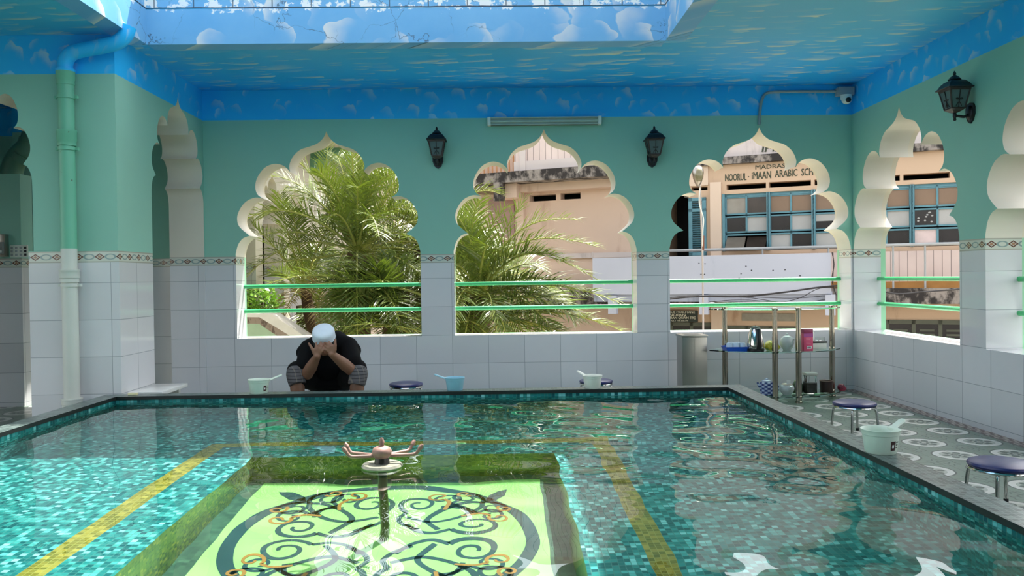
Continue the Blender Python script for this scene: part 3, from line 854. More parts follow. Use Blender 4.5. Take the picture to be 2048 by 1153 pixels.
def cop(px, py): return atz(px, py, ZCOP)
p = cop(1784, 908); make_dipper('water_dipper', (1.704, p.y+.03, ZCOP), .55, M_MINTP, 'white dipper with a dark red sticker on the right coping beside the stool', -1.95)
p = cop(528, 782); make_dipper('water_dipper', (p.x, 5.735, ZCOP), .55, M_MINTP, 'white dipper with a dark sticker on the back coping left of the person', -1.35, .93)
p = cop(911, 778); make_dipper('water_dipper', (p.x, 5.735, ZCOP), PI-.25, M_BLUEP, 'pale blue dipper on the back coping below the middle arch', None, .86)
p = cop(1182, 773); make_dipper('water_dipper', (p.x, 5.735, ZCOP), PI-.9, M_WHITEP, 'white dipper without sticker on the back coping in front of a stool', None, .86)
p = atz(1736, 880, .01)
bm = BM(); tube(bm, [(-.09, .02, .012), (0, 0, .012), (.09, -.03, .012)], .010, 8)
prop(obj('brush_handle', bm, M_BLACK, loc=(2.14, 4.42, 0)), 'black stick lying on the tiled floor behind the white dipper', 'stick')

# ---- steel bin
b0, b1 = at(1364, 720, 7.12), at(1416, 720, 7.12); bw = (b1.x-b0.x)/2
t = thing('waste_bin', 'tall square stainless steel waste bin against the back wall', 'bin', ((b0.x+b1.x)/2, 7.12+bw, 0))
bm = BM(); box(bm, -bw*.96, bw*.96, -bw*.96, bw*.96, .02, .545, bev=.004)
for s in (-1,): box(bm, -.0015, .0015, -bw*.96-.002, -bw*.9, .02, .545)
obj('body', bm, M_STEEL, t)
bm = BM(); box(bm, -bw*1.03, bw*1.03, -bw*1.03, bw*1.03, .545, .566, bev=.004); ld = obj('lid', bm, M_STEEL, t)
bm = BM(); box(bm, -bw*.6, bw*.6, -bw*.5, bw*.5, .566, .567); obj('lid_plate', bm, plain('dark_grey_plate', (90, 90, 88), .35, .5), ld)
bm = BM(); box(bm, -bw*.9, bw*.9, -bw*.9, bw*.9, 0, .02); obj('base', bm, M_BLACK, t)

# ---- glass shelf stand
SX, SY = 2.455, 6.93
t = thing('glass_shelf_stand', 'three-tier glass shelf stand on four chrome poles in the back right corner', 'shelf', (SX, SY, 0))
def lens_poly(hw=.585, back=.27, front=.30):
    pts = []
    for i in range(25): a = i/24; x = -hw+2*hw*a; pts.append((x, -front*(1-(abs(2*a-1))**2.4)+.10))
    for i in range(1, 24): a = i/24; x = hw-2*hw*a; pts.append((x, .10+(back-.10)*(1-(abs(2*a-1))**5)))
    return pts
MZ = Matrix.Identity(4); M_POLE = plain('dull_chrome', (168, 160, 146), .16, 1., .05)
for z in (.056, .440, .806):
    bm = BM(); prism(bm, lens_poly(), MZ, z-.010, z); obj('glass_shelf', bm, M_GLASS, t, smooth=False)
for px, yy in ((1450, 7.10), (1550, 6.76), (1597, 6.76), (1664, 7.10)):
    q = at(px, 700, yy)-V((SX, SY, 0))
    bm = BM(); x, y = q.x, q.y
    lathe(bm, [(.030, 0), (.030, .012), (.025, .016), (.025, .045), (.027, .047), (.027, .058), (.0245, .06), (.0245, .428), (.027, .43), (.027, .442), (.0245, .444), (.0245, .56), (.0205, .62), (.0205, .792), (.026, .794), (.026, .815), (.02, .818)], (x, y, 0), 20)
    obj('pole', bm, M_POLE, t)
ZM, ZL = .440, .056
def sp(px, Y): q = at(px, 700, Y); return q.x
# blue tray with glasses
x = sp(1470, 6.93); t = thing('serving_tray', 'blue plastic tray of upturned glasses on the middle glass shelf', 'tray', (x, 6.93, ZM))
bm = BM()
R = [[bm.verts.new((sx*w, sy*d, z)) for sx, sy in ((-1, -1), (1, -1), (1, 1), (-1, 1))] for w, d, z in ((.085, .07, 0), (.102, .085, .036), (.108, .09, .038), (.100, .083, .036), (.083, .068, .004))]
ring_faces(bm, R); bm.faces.new(R[0][::-1]); bm.faces.new(R[-1]); obj('dish', bm, plain('blue_plastic', (22, 84, 200), .35), t, smooth=False)
M_CUP = plain('pale_blue_glass_cup', (198, 216, 232), .12)
for k, (dx, dy) in enumerate(((-.055, -.03), (0, -.035), (.055, -.025), (-.03, .03), (.03, .032))):
    bm = BM(); lathe(bm, [(.004, .066), (.024, .066), (.029, .058), (.033, .02), (.034, .002), (.032, .002), (.030, .02), (.026, .055), (.004, .06)], n=20)
    lab = ['upturned pale glass at the left front of the blue tray', 'upturned pale glass at the middle front of the blue tray', 'upturned pale glass at the right front of the blue tray', 'upturned pale glass at the left back of the blue tray', 'upturned pale glass at the right back of the blue tray'][k]
    prop(obj('glass_cup', bm, M_CUP, loc=(x+dx, 6.93+dy, ZM+.005)), lab, 'cup', 'upturned glasses in the blue tray')
# kettle
x = sp(1511, 6.86); t = thing('electric_kettle', 'steel electric kettle with black handle on the middle glass shelf', 'kettle', (x, 6.86, ZM), 0)
bm = BM(); lathe(bm, [(.070, 0), (.074, .004), (.074, .022), (.068, .026)], n=36); obj('base', bm, M_BLACK, t)
bm = BM(); lathe(bm, [(.070, .026), (.072, .032), (.071, .06), (.064, .11), (.054, .16), (.043, .194), (.040, .198)], n=36); obj('body', bm, M_CHROME, t)
bm = BM(); lathe(bm, [(.041, .197), (.040, .203), (.030, .210), (.010, .214), (.004, .222)], n=28); obj('lid', bm, M_BLACK, t)
bm = BM(); R = []
for y, z, w in ((-.044, .200, .020), (-.066, .198, .020), (-.086, .170, .019), (-.094, .11, .018), (-.092, .05, .018), (-.078, .018, .017), (-.066, .018, .016)):
    R.append([bm.verts.new((dx*w, y+dy*.011, z+dz*.006)) for dx, dy, dz in ((-1, -.6, 0), (-.7, -1, 0), (.7, -1, 0), (1, -.6, 0), (.9, 1, 0), (-.9, 1, 0))])
ring_faces(bm, R); bm.faces.new(R[0][::-1]); bm.faces.new(R[-1]); obj('handle', bm, M_BLACK, t)
bm = BM(); lathe(bm, [(.006, 0), (.018, .03), (.02, .035)], n=12, M=Euler((-.9, 0, 0)).to_matrix(), c=(0, .045, .165)); obj('spout', bm, M_CHROME, t)
# yellow bag
def bag_mat(n, a, b, c):
    t = NT(n); f = t.noise(t.obj(), 22., 3.)
    return t.done(t.ramp(f, [(.35, srgb(*a)), (.5, srgb(*b)), (.62, srgb(*c))]), .3, bump=t.noise(t.obj(), 30., 4.), bstr=.7, bdist=.02)
bm = BM(); ellipsoid(bm, (0, 0, .038), .064, .05, .040); ellipsoid(bm, (-.012, .01, .06), .035, .035, .026); ellipsoid(bm, (.045, .0, .028), .03, .03, .026)
for v in bm.verts: v.co += V((math.sin(v.co.z*130+v.co.x*60), math.sin(v.co.x*110), math.sin(v.co.y*120+v.co.x*80)))*.0035; v.co.z = max(v.co.z, 0)
prop(obj('snack_bag', bm, bag_mat('yellow_green_wrapper', (120, 150, 40), (222, 206, 60), (236, 226, 120)), loc=(sp(1543, 6.9), 6.9, ZM)), 'crumpled yellow and green bag on the middle glass shelf', 'bag')
# teapot
M_PORC = plain('white_porcelain', (214, 218, 216), .12)
def teapot(t, s, spoutdir):
    bm = BM(); lathe(bm, [(.030*s, 0), (.034*s, .006*s), (.050*s, .03*s), (.058*s, .06*s), (.056*s, .085*s), (.044*s, .108*s), (.036*s, .112*s)], n=32); obj('body', bm, M_PORC, t)
    bm = BM(); lathe(bm, [(.038*s, .111*s), (.036*s, .116*s), (.018*s, .124*s), (.006*s, .127*s), (.007*s, .132*s), (.010*s, .138*s), (.002*s, .144*s)], n=24); obj('lid', bm, M_PORC, t)
    bm = BM(); tube(bm, smooth_path([(0, -.048*s, .045*s), (0, -.075*s, .06*s), (0, -.085*s, .085*s), (0, -.10*s, .105*s)], 5), [.014*s]*6+[.010*s]*5+[.008*s]*5, 10); obj('spout', bm, M_PORC, t)
    bm = BM(); tube(bm, smooth_path([(0, .050*s, .09*s), (0, .085*s, .085*s), (0, .09*s, .055*s), (0, .055*s, .035*s)], 6), .006*s, 8); obj('handle', bm, M_PORC, t)
t = thing('teapot', 'white porcelain teapot between two chrome poles on the middle glass shelf', 'teapot', (sp(1574, 6.9), 6.9, ZM), .25); teapot(t, 1.03, 0)
# carton
x = sp(1613, 6.84); t = thing('drink_carton', 'tall pink carton standing on the middle glass shelf', 'carton', (x, 6.84, ZM), .12)
bm = BM(); box(bm, -.042, .042, -.035, .035, 0, .150, bev=.002); obj('box', bm, plain('pink_card', (212, 74, 112), .4), t)
bm = BM(); box(bm, -.0425, .0425, -.0355, .0355, .150, .186, bev=.002); obj('top_band', bm, plain('magenta_card', (150, 40, 84), .4), t)
bm = BM(); box(bm, -.0425, .0425, -.0357, -.035, .118, .150); obj('upper_panel', bm, plain('mauve_card', (176, 78, 146), .4), t)
bm = BM(); box(bm, -.016, .028, -.0365, -.0352, .018, .042); pl = obj('price_label', bm, M_WHITE, t)
bm = BM()
for k in range(7): box(bm, -.011+k*.005, -.0085+k*.005+.001*(k % 2), -.0370, -.0364, .024, .036)
obj('barcode', bm, M_BLACK, pl)
bm = BM()
for k in range(5): box(bm, -.022, .020-.004*(k % 2), -.0358, -.0352, .060+k*.012, .0625+k*.012)
obj('print', bm, plain('pale_pink_print', (232, 150, 172), .4), t)
# white box with black tray and a glass
x = sp(1634, 7.0)
t = thing('storage_box', 'white plastic box with a black lid behind the pink carton', 'box', (x, 7.02, ZM))
bm = BM(); box(bm, -.075, .075, -.05, .05, 0, .052, bev=.004); obj('body', bm, M_WHITEP, t)
bm = BM(); box(bm, -.095, .080, -.055, .055, .052, .066, bev=.004); obj('lid', bm, M_BLACK, t)
bm = BM(); lathe(bm, [(.004, 0), (.034, 0), (.038, .004), (.038, .034), (.036, .034), (.035, .006), (.004, .005)], n=24)
prop(obj('glass_bowl', bm, M_JAR, loc=(x+.035, 7.02, ZM+.067)), 'small clear glass bowl on the black lid of the white box', 'bowl')
bm = BM(); lathe(bm, [(.004, 0), (.016, 0), (.017, .07), (.010, .08), (.010, .09), (.004, .09)], n=18)
prop(obj('small_bottle', bm, M_WHITEP, loc=(x-.03, 7.03, ZM+.067)), 'small white bottle on the black lid right behind the pink carton', 'bottle')
# lower shelf
def blue_white():
    t = NT('blue_white_china'); o = t.obj(); x, y, z = t.sep(o)
    a = t.math('MULTIPLY', t.math('ARCTAN2', y, x), 7.); k = t.math('MULTIPLY', t.math('SINE', a), t.math('SINE', t.math('MULTIPLY', z, 190.)))
    return t.done(t.mix(t.step(k, -.1, .2), srgb(44, 62, 120), srgb(176, 190, 214)), .15)
M_BW = blue_white()
x = sp(1533, 6.88); t = thing('china_teapot', 'blue and white patterned china pot on the lowest glass shelf', 'teapot', (x, 6.88, ZL), 0)
bm = BM(); lathe(bm, [(.052, 0), (.058, .006), (.059, .1), (.056, .112), (.044, .116)], n=32); obj('body', bm, M_BW, t)
bm = BM(); lathe(bm, [(.042, .116), (.04, .126), (.026, .132), (.012, .134), (.012, .142), (.004, .145)], n=24); obj('lid', bm, plain('pale_china', (170, 182, 206), .15), t)
bm = BM(); tube(bm, smooth_path([(.054, -.02, .1), (.085, -.03, .095), (.085, -.03, .04), (.056, -.02, .02)], 6), .007, 8); obj('handle', bm, M_BW, t)
bm = BM(); tube(bm, [(-.05, 0, .06), (-.075, 0, .09), (-.082, 0, .11)], [.014, .010, .008], 10); obj('spout', bm, M_BW, t)
x = sp(1573, 6.88); t = thing('sugar_bowl', 'round white pot with an upright spoon on the lowest glass shelf', 'pot', (x, 6.88, ZL), 0)
bm = BM(); lathe(bm, [(.034, 0), (.038, .006), (.058, .03), (.063, .052), (.056, .078), (.046, .086), (.042, .086), (.05, .05), (.03, .01)], n=32, cap1=False); obj('bowl', bm, M_PORC, t)
bm = BM(); lathe(bm, [(.046, .084), (.047, .089), (.040, .095), (.008, .1)], n=28); obj('lid', bm, plain('brown_rimmed_lid', (196, 176, 156), .2), t)
bm = BM(); tube(bm, smooth_path([(0, -.058, .05), (.004, -.08, .06), (.006, -.09, .08)], 5), .011, 10); obj('spout', bm, M_PORC, t)
bm = BM(); box(bm, -.017, .017, -.052, -.049, .093, .132, bev=.001); prop(obj('paper_tag', bm, M_WHITE, loc=(x-.004, 6.88, ZL)), 'white paper tag standing at the round white pot', 'tag')
x = sp(1596, 6.95)
t = thing('green_bottle', 'green glass pot half hidden behind a chrome pole on the lowest shelf', 'pot', (x, 6.97, ZL))
bm = BM(); lathe(bm, [(.040, 0), (.046, .01), (.048, .05), (.042, .08), (.03, .095), (.026, .1)], n=24); obj('body', bm, plain('dark_green_glaze', (74, 96, 64), .2), t)
bm = BM(); lathe(bm, [(.028, .1), (.028, .108), (.012, .114)], n=20); obj('lid', bm, plain('pale_green_lid', (148, 170, 120), .3), t)
x = sp(1614, 6.96)
t = thing('glass_jar', 'clear lidded jar half full of dark tea on the lowest glass shelf', 'jar', (x+.012, 6.93, ZL))
bm = BM(); box(bm, -.049, .049, -.049, .049, 0, .160, bev=.008); obj('jar', bm, M_JAR, t)
bm = BM(); box(bm, -.044, .044, -.044, .044, .005, .092, bev=.006); obj('tea_leaves', bm, plain('dark_tea', (60, 56, 52), .8, 0, .5, 120.), t)
bm = BM(); box(bm, -.052, .052, -.052, .052, .160, .182, bev=.005); obj('lid', bm, plain('pale_lid', (190, 192, 182), .35), t)
x = sp(1651, 7.0)
t = thing('wooden_pot', 'dark brown round pot on the lowest glass shelf', 'pot', (x, 6.99, ZL))
bm = BM(); lathe(bm, [(.050, 0), (.052, .004), (.056, .10), (.052, .1), (.047, .012), (.004, .01)], n=28); obj('body', bm, plain('dark_brown_wood', (62, 40, 34), .5, 0, .3), t)
bm = BM(); torus(bm, .0555, .004, (0, 0, .1), 30, 8); obj('rim', bm, plain('brown_rim', (84, 56, 44), .4), t)
bm = BM(); ellipsoid(bm, (0, 0, .032), .034, .034, .034); ellipsoid(bm, (.014, 0, .022), .03, .03, .024)
for v in bm.verts: v.co.z = max(v.co.z, 0)
prop(obj('red_pouch', bm, bag_mat('dark_red_cloth', (90, 16, 34), (128, 26, 52), (150, 40, 66)), loc=(sp(1682, 7.03), 7.03, ZL)), 'dark red cloth pouch at the right end of the lowest shelf', 'pouch')
bm = BM(); box(bm, -.04, .04, -.004, .004, 0, .003); M2 = Matrix.Rotation(.5, 4, 'Z')
for v in bm.verts: v.co = M2 @ v.co
prop(obj('teaspoon', bm, M_CHROME, loc=(sp(1613, 6.76), 6.79, ZL+.0005)), 'small spoon lying at the front of the lowest glass shelf', 'spoon')
bm = BM(); box(bm, -.02, .02, -.012, .012, 0, .008, bev=.003)
prop(obj('sachet', bm, plain('green_white_paper', (150, 200, 150), .5), loc=(sp(1633, 6.86), 6.86, ZL)), 'small pale green sachet on the lowest glass shelf', 'sachet')
# ================================================================== OUTSIDE
GZ = -1.2
bm = BM(); box(bm, -14, 16, D+TH, 24, GZ-.2, GZ)
prop(obj('ground', bm, plain('pale_concrete_ground', (160, 152, 140), .9, 0, .12, 1.)), kind='structure')

# ---- the street front opposite: a plane turned 25 degrees from the back wall
FO = at(1400, 551, 15.0); FA = math.radians(-25)
FE = V((math.cos(FA), math.sin(FA), 0)); FN = V((-math.sin(FA), math.cos(FA), 0))   # along, away
def F(px, py, dep=0.):
    """photo point -> (u, z) on the street front, dep metres behind it"""
    d = ray(px, py); o = V((FO.x, FO.y, 0))+FN*dep
    k = (o-CAM).dot(FN)/d.dot(FN); p = CAM+d*k
    return (p-V((FO.x, FO.y, 0))).dot(FE), p.z
MF = Matrix(((1, 0, 0, 0), (0, 0, 1, 0), (0, 1, 0, 0), (0, 0, 0, 1)))     # (u,v,d)->(u,d,v)
def fbox(bm, px0, px1, pt, pb, d0, d1, mi=0, dep=0.):
    """box whose face shows from px0..px1 (photo), top/bottom read at px0"""
    u0, z1 = F(px0, pt, dep); u1, _ = F(px1, pt, dep); _, z0 = F(px0, pb, dep)
    box(bm, min(u0, u1), max(u0, u1), d0, d1, z0, z1, mi)
def stained(name, base, dark, lo=.5, hi=.62, sc=2.5, streak=1.):
    t = NT(name); o = t.obj(); v = t.vm('MULTIPLY', o, (1.6, 1.6, .5*streak))
    n = t.noise(v, sc, 6., .65); n2 = t.noise(o, .9, 4.)
    b = srgb(*base); c = t.mix(n2, tuple(q*.84 for q in b[:3])+(1,), b)
    return t.done(t.mix(t.step(n, lo, hi), c, srgb(*dark)), .8)
M_PINK = stained('pinkish_beige_render', (214, 190, 172), (184, 156, 138), .56, .74, 1.1)
M_TAN = stained('tan_render', (206, 178, 150), (170, 140, 114), .58, .76, 1.6)
M_LEDGE = stained('black_stained_concrete', (150, 142, 134), (40, 36, 34), .40, .56, 2.6, 2.)
M_PLANK = None
def planks():
    t = NT('pale_vertical_planks'); x, y, z = t.sep(t.obj())
    j = t.step(t.math('PINGPONG', x, .065), .007, .003); n = t.noise(t.obj(), 2., 4.)
    c = t.mix(n, srgb(196, 178, 172), srgb(222, 206, 198))
    return t.done(t.mix(t.math('MULTIPLY', j, .8), c, srgb(92, 80, 78)), .7)
M_PLANK = planks()
M_PARAP = stained('grey_parapet', (206, 196, 192), (170, 160, 156), .56, .7, 1.5)
M_TEALF = plain('teal_window_frame', (92, 140, 152), .6, 0, .15)
M_DARK = plain('shade_black', (20, 19, 20), .9)  # near-black colour stands for the shade inside rooms and bolt holes
M_SIGNINK = plain('worn_dark_green_paint', (66, 74, 58), .8, 0, .3, 12.)
M_BOARD = stained('pale_blue_board', (186, 192, 206), (160, 166, 182), .6, .78, 1.2)
PANE = {'l': plain('frosted_pane', (176, 176, 172), .3, 0, .12, 4.), 'd': plain('dark_pane', (36, 32, 34), .25, 0, .25, 4.), 'b': plain('brown_board_pane', (134, 110, 88), .5, 0, .12, 3.),
        'g': plain('grey_dusty_pane', (150, 144, 132), .3, 0, .2, 5.), 'p': plain('pinkish_pane', (216, 196, 192), .4), 'k': plain('dark_brown_pane', (66, 56, 48), .3, 0, .3, 6.)}

def parts_root(name, label, cat):
    t = thing(name, label, cat, (FO.x, FO.y, 0), FA); return t
# the old house on the left (seen through the middle arch)
H = parts_root('apartment_house', 'pinkish beige house with two dark slits and a stained ledge, behind the palms', 'building')
u0, _ = F(925, 400); u1, _ = F(1306, 400)
zl = F(998, 366, -.75)[1]+.06; zl2 = F(998, 345, -.75)[1]
bm = BM()
s0, s1 = F(1059, 404), F(1112, 392); s2, s3 = F(1121, 400), F(1161, 388)
def rect(a, b): return [(a[0], min(a[1], b[1])), (b[0], min(a[1], b[1])), (b[0], max(a[1], b[1])), (a[0], max(a[1], b[1]))]
wall(bm, [(u0, GZ), (u1, GZ), (u1, zl), (u0, zl)], [rect((s0[0], s0[1]), (s1[0], s0[1]+.13)), rect((s2[0], s2[1]), (s3[0], s2[1]+.13))], MF, (0, .12, .24), 0, (0, 0), 0)
box(bm, u0, u1, 3.8, 4.0, GZ, zl); box(bm, u0, u0+.2, .24, 3.8, GZ, zl); box(bm, u1-.2, u1, .24, 3.8, GZ, zl); box(bm, u0, u1, 0, 4, zl-.2, zl)
obj('wall', bm, M_PINK, H, smooth=False)
bm = BM(); box(bm, s0[0]-.1, s3[0]+.1, .5, .6, s0[1]-.3, s0[1]+.4); obj('shade_backing', bm, M_DARK, H)  # dark sheet in place of the shade behind the slits
bm = BM(); ul = F(1050, 340)[0]
box(bm, u0, u1, -.75, 0, zl-.06, zl2); obj('ledge', bm, M_LEDGE, H, smooth=False)
ex = F(996, 345, -.75)[0]
bm = BM(); box(bm, ex-.09, ex+.09, -.78, -.62, zl-.42, zl-.05); obj('drain_spout', bm, M_LEDGE, H)
bm = BM(); box(bm, F(1036, 400)[0], F(1052, 400)[0], -.14, 0, GZ, zl-.06); box(bm, F(1012, 380)[0], F(1052, 380)[0], -.5, 0, zl-.34, zl-.06); box(bm, F(1052, 380)[0], u1, -.30, 0, zl-.22, zl-.06)
obj('pilaster', bm, M_PINK, H, smooth=False)
bm = BM(); ub = F(1031, 320, -.55)[0]; box(bm, ub, u1, -.60, -.50, zl2, zl+1.75); pk = obj('balcony_front', bm, M_PLANK, H, smooth=False)
bm = BM(); box(bm, ub, u1, -.64, -.60, zl2+.02, zl2+.2); box(bm, F(1049, 320, -.55)[0]-.06, F(1049, 320, -.55)[0]+.06, -.66, -.58, zl2, zl+1.75); obj('skirting', bm, M_PARAP, H, smooth=False)
bm = BM()
for k in range(16):
    uu = u0+(ub-u0)*(k+.5)/16; tube(bm, [(uu, -.55, zl2), (uu, -.55, zl+1.3)], .018, 6)
tube(bm, [(u0, -.55, zl+1.3), (ub, -.55, zl+1.3)], .025, 6); obj('balcony_bars', bm, plain('orange_brown_bars', (190, 140, 96), .6), H)
bm = BM(); box(bm, u0, u1, .3, 4, zl, zl+2.6); obj('upper_wall', bm, M_PINK, H, smooth=False)
bm = BM(); a, b = F(978, 400), F(1030, 470); box(bm, a[0], b[0], -.03, 0, b[1]-.6, a[1]); obj('shutter', bm, plain('faded_pink_shutter', (170, 140, 136), .7, 0, .2, 5.), H)
bm = BM(); z = F(1160, 507)[1]; box(bm, F(1100, 507)[0], u1, -.06, 0, z-.10, z+.0); box(bm, F(1187, 507)[0]-.012, F(1187, 507)[0]+.012, -.07, -.05, z-.1, z+.02); obj('string_course', bm, M_PARAP, H, smooth=False)
bm = BM(); z = F(1150, 595)[1]; box(bm, F(1085, 595)[0], u1, -.5, 0, z-.16, z+.16); obj('lower_ledge', bm, M_LEDGE, H, smooth=False)

# the school
C_ = parts_root('school_building', 'tan school front with painted sign and teal framed windows, across the street', 'building')
v0, v1 = F(1306, 400)[0], F(2060, 400)[0]
ztop = F(1450, 328)[1]
do = [F(1330, 384), F(1377, 384)]; zd0, zd1 = F(1377, 515)[1], F(1377, 384)[1]
wz1, wz0 = F(1449, 389)[1], F(1449, 503)[1]; wu0, wu1 = F(1447, 400)[0], F(1985, 400)[0]
sl0 = (F(1383, 378), F(1415, 372))
bm = BM()
holes = [rect((v0+.25, zd0), (do[1][0], zd1)), rect((wu0, wz0), (wu1, wz1)), rect((F(1383, 380)[0], F(1383, 382)[1]), (F(1415, 380)[0], F(1383, 375)[1]))]
vents = []
for a, b in ((1453, 1532), (1538, 1622), (1629, 1712), (1719, 1800), (1807, 1900)):
    ua, ub_ = F(a, 380)[0], F(b, 380)[0]; zz = F(1453, 373)[1]; holes.append(rect((ua, zz-.07), (ub_, zz+.03))); vents.append((ua, ub_, zz))
wall(bm, [(v0, GZ), (v1, GZ), (v1, ztop), (v0, ztop)], holes, MF, (0, .12, .24), 0, (0, 0), 0)
box(bm, v0, v1, 3.8, 4.0, GZ, ztop); box(bm, v0, v0+.2, .24, 3.8, GZ, ztop); box(bm, v1-.2, v1, .24, 3.8, GZ, ztop)
obj('wall', bm, M_TAN, C_, smooth=False)
bm = BM(); box(bm, v0+.2, v1-.2, .27, 3.8, zd0-.25, zd0-.05); box(bm, v0+.2, v1-.2, 1.2, 1.3, zd0-.05, ztop-.1); box(bm, v0+.2, v1-.2, .24, 3.8, ztop-.1, ztop); obj('shade_backing', bm, M_DARK, C_)  # near-black lining, the rooms' shade put into its colour
bm = BM(); zz = F(1380, 393, .8)[1]; tube(bm, [(F(1369, 400, .8)[0], .8, zz), (F(1392, 400, .8)[0], .8, zz-.06)], .022, 8); obj('tube_lamp', bm, plain('white_tube', (240, 240, 240), .3), C_)
bm = BM(); pc = F(1413, 400)[0]; box(bm, F(1421, 400)[0], F(1443, 400)[0], -.06, 0, GZ, F(1421, 366)[1]); box(bm, F(1380, 400)[0], F(1417, 400)[0], -.03, 0, F(1400, 372)[1], F(1400, 330)[1]); obj('pilaster', bm, stained('pale_pilaster', (222, 200, 178), (196, 168, 144), .56, .74, 1.4), C_, smooth=False)
bm = BM()
box(bm, v0, v1, -.12, 0, ztop-.02, F(1450, 318)[1]+.02); obj('ledge', bm, M_LEDGE, C_, smooth=False)
bm = BM(); box(bm, v0, v1, -.04, .24, F(1450, 318)[1]+.02, F(1450, 318)[1]+1.5); parap = obj('parapet', bm, M_PARAP, C_, smooth=False)
# lettering painted on the front
def ftext(name, txt, pxa, pxb, pyb, h, parent, mat, d=-.004, dep=0.):
    ua, za = F(pxa, pyb, dep); ub_, _ = F(pxb, pyb, dep)
    bm = BM(); M = Matrix(((1, 0, 0, ua), (0, 0, -1, d+dep), (0, 1, 0, za), (0, 0, 0, 1)))
    text_mesh(bm, txt, M, h, ub_-ua, .006, 'LEFT'); return obj(name, bm, mat, parent, smooth=False)
def hpx(px, a, b): return F(px, a)[1]-F(px, b)[1]
ftext('lettering', 'MADRASAH', 1511, 1592, 339.5, hpx(1511, 331, 339.5), C_, M_SIGNINK)
ftext('lettering', 'NOORUL', 1450.5, 1493, 363, hpx(1450, 349, 363), C_, M_SIGNINK)
ftext('lettering', '·', 1496, 1498.5, 355, .02, C_, M_SIGNINK)
ftext('lettering', 'iMAAN', 1504, 1542, 359, hpx(1505, 344.5, 359), C_, M_SIGNINK)
ftext('lettering', 'ARABIC', 1550, 1595, 355, hpx(1550, 341, 355), C_, M_SIGNINK)
ftext('lettering', 'SCHOOL', 1603, 1655, 352, hpx(1603, 337.5, 352), C_, M_SIGNINK)
bm = BM()
def stroke(pts, r=.016): tube(bm, [(*[F(a, b, -.04)[0]], -.045, F(a, b, -.04)[1]) for a, b in pts], r, 6)
stroke([(1525, 304), (1527, 293)]); stroke([(1531, 304), (1533, 293), (1536, 297), (1538, 293), (1541, 297), (1543, 293)]); stroke([(1546, 303), (1549, 292), (1553, 303)]); stroke([(1558, 302), (1559, 292)])
obj('numerals', bm, M_SIGNINK, parap)
# teal windows
bays = [(1450, 1536), (1538.5, 1626), (1628.5, 1722), (1724.5, 1822), (1826, 1926)]
rows = [(392, 431), (433.5, 467), (469.5, 500)]
cols = [[('g', 'k'), ('b', 'b'), ('b', 'b'), ('b', 'b'), ('b', 'b')], [('d', 'l'), ('d', 'l'), ('d', 'l'), ('d', 'l'), ('d', 'l')], [('g', 'k'), ('l', 'd'), ('l', 'd'), ('l', 'd'), ('p', 'd')]]
zr = [(F(1450, a)[1], F(1450, b)[1]) for a, b in rows]
for bi, (a, b) in enumerate(bays):
    ua, ub_ = F(a, 440)[0], F(b, 440)[0]
    w = None
    bm = BM(); box(bm, ua-.03, ub_+.01, .04, .10, wz1-.08, wz1)
    for x in (ua-.045, ub_-.005): box(bm, x, x+.045, -.03, .12, wz0, wz1)
    for k, (zt_, zb_) in enumerate(zr):
        fr = .028; dark = k == 0
        box(bm, ua, ub_, .03, .09, zt_-fr, zt_); box(bm, ua, ub_, .03, .09, zb_, zb_+fr)
        box(bm, ua, ua+fr, .03, .09, zb_, zt_); box(bm, ub_-fr, ub_, .03, .09, zb_, zt_); m = (ua+ub_)/2
        if not (bi == 0 and k == 2): box(bm, m-.016, m+.016, .03, .09, zb_, zt_)
    w = obj('window_frame', bm, M_TEALF, C_, smooth=False)
    for k, (zt_, zb_) in enumerate(zr):
        m = (ua+ub_)/2
        for q, (xa, xb) in enumerate(((ua+.028, m-.016), (m+.016, ub_-.028))):
            bm = BM()
            if bi == 0 and k == 2:      # hopper light standing open
                h = zt_-zb_-.06; vs = [bm.verts.new(p) for p in ((xa, .06, zt_-.05), (xb, .06, zt_-.05), (xb, -.22, zb_+.02), (xa, -.22, zb_+.02))]
                bm.faces.new(vs); bmesh.ops.solidify(bm, geom=bm.faces[:], thickness=.02)
            else: box(bm, xa, xb, .055, .07, zb_+.028, zt_-.028)
            pn = obj('pane', bm, PANE[cols[k][bi][q]], w, smooth=False)
            if bi == 2 and k == 1 and q == 0:
                bm = BM(); box(bm, xa, xb, .045, .054, zt_-.15, zt_-.03); obj('pale_strip', bm, PANE['l'], C_)
            if bi == 4 and k == 1 and q == 0:
                bm = BM(); rr = random.Random(5)
                for _ in range(9): ellipsoid(bm, (xa+.05+(xb-xa-.1)*rr.random(), .053, zb_+.06+(zt_-zb_-.12)*rr.random()), .018, .004, .014, n=8, m=5)
                obj('sticker_spots', bm, PANE['l'], C_)
# open door with a teal louvred shutter
bm = BM(); ua, ub_ = F(1378, 440)[0], F(1413, 440)[0]
za, zb = F(1378, 397)[1], F(1378, 512)[1]
for x in (ua, ub_-.07): box(bm, x, x+.07, -.05, 0, zb, za)
for z in (za-.06, (za+zb)/2+.28, zb): box(bm, ua, ub_, -.05, 0, z, z+.06)
sh = obj('shutter_frame', bm, M_TEALF, C_, smooth=False)
bm = BM(); k = 0; z = zb+.07
while z < za-.07:
    vs = [bm.verts.new(p) for p in ((ua+.07, -.045, z), (ub_-.07, -.045, z), (ub_-.07, -.008, z+.04), (ua+.07, -.008, z+.04))]; bm.faces.new(vs); z += .042
bmesh.ops.solidify(bm, geom=bm.faces[:], thickness=.006); obj('louvres', bm, M_TEALF, sh, smooth=False)
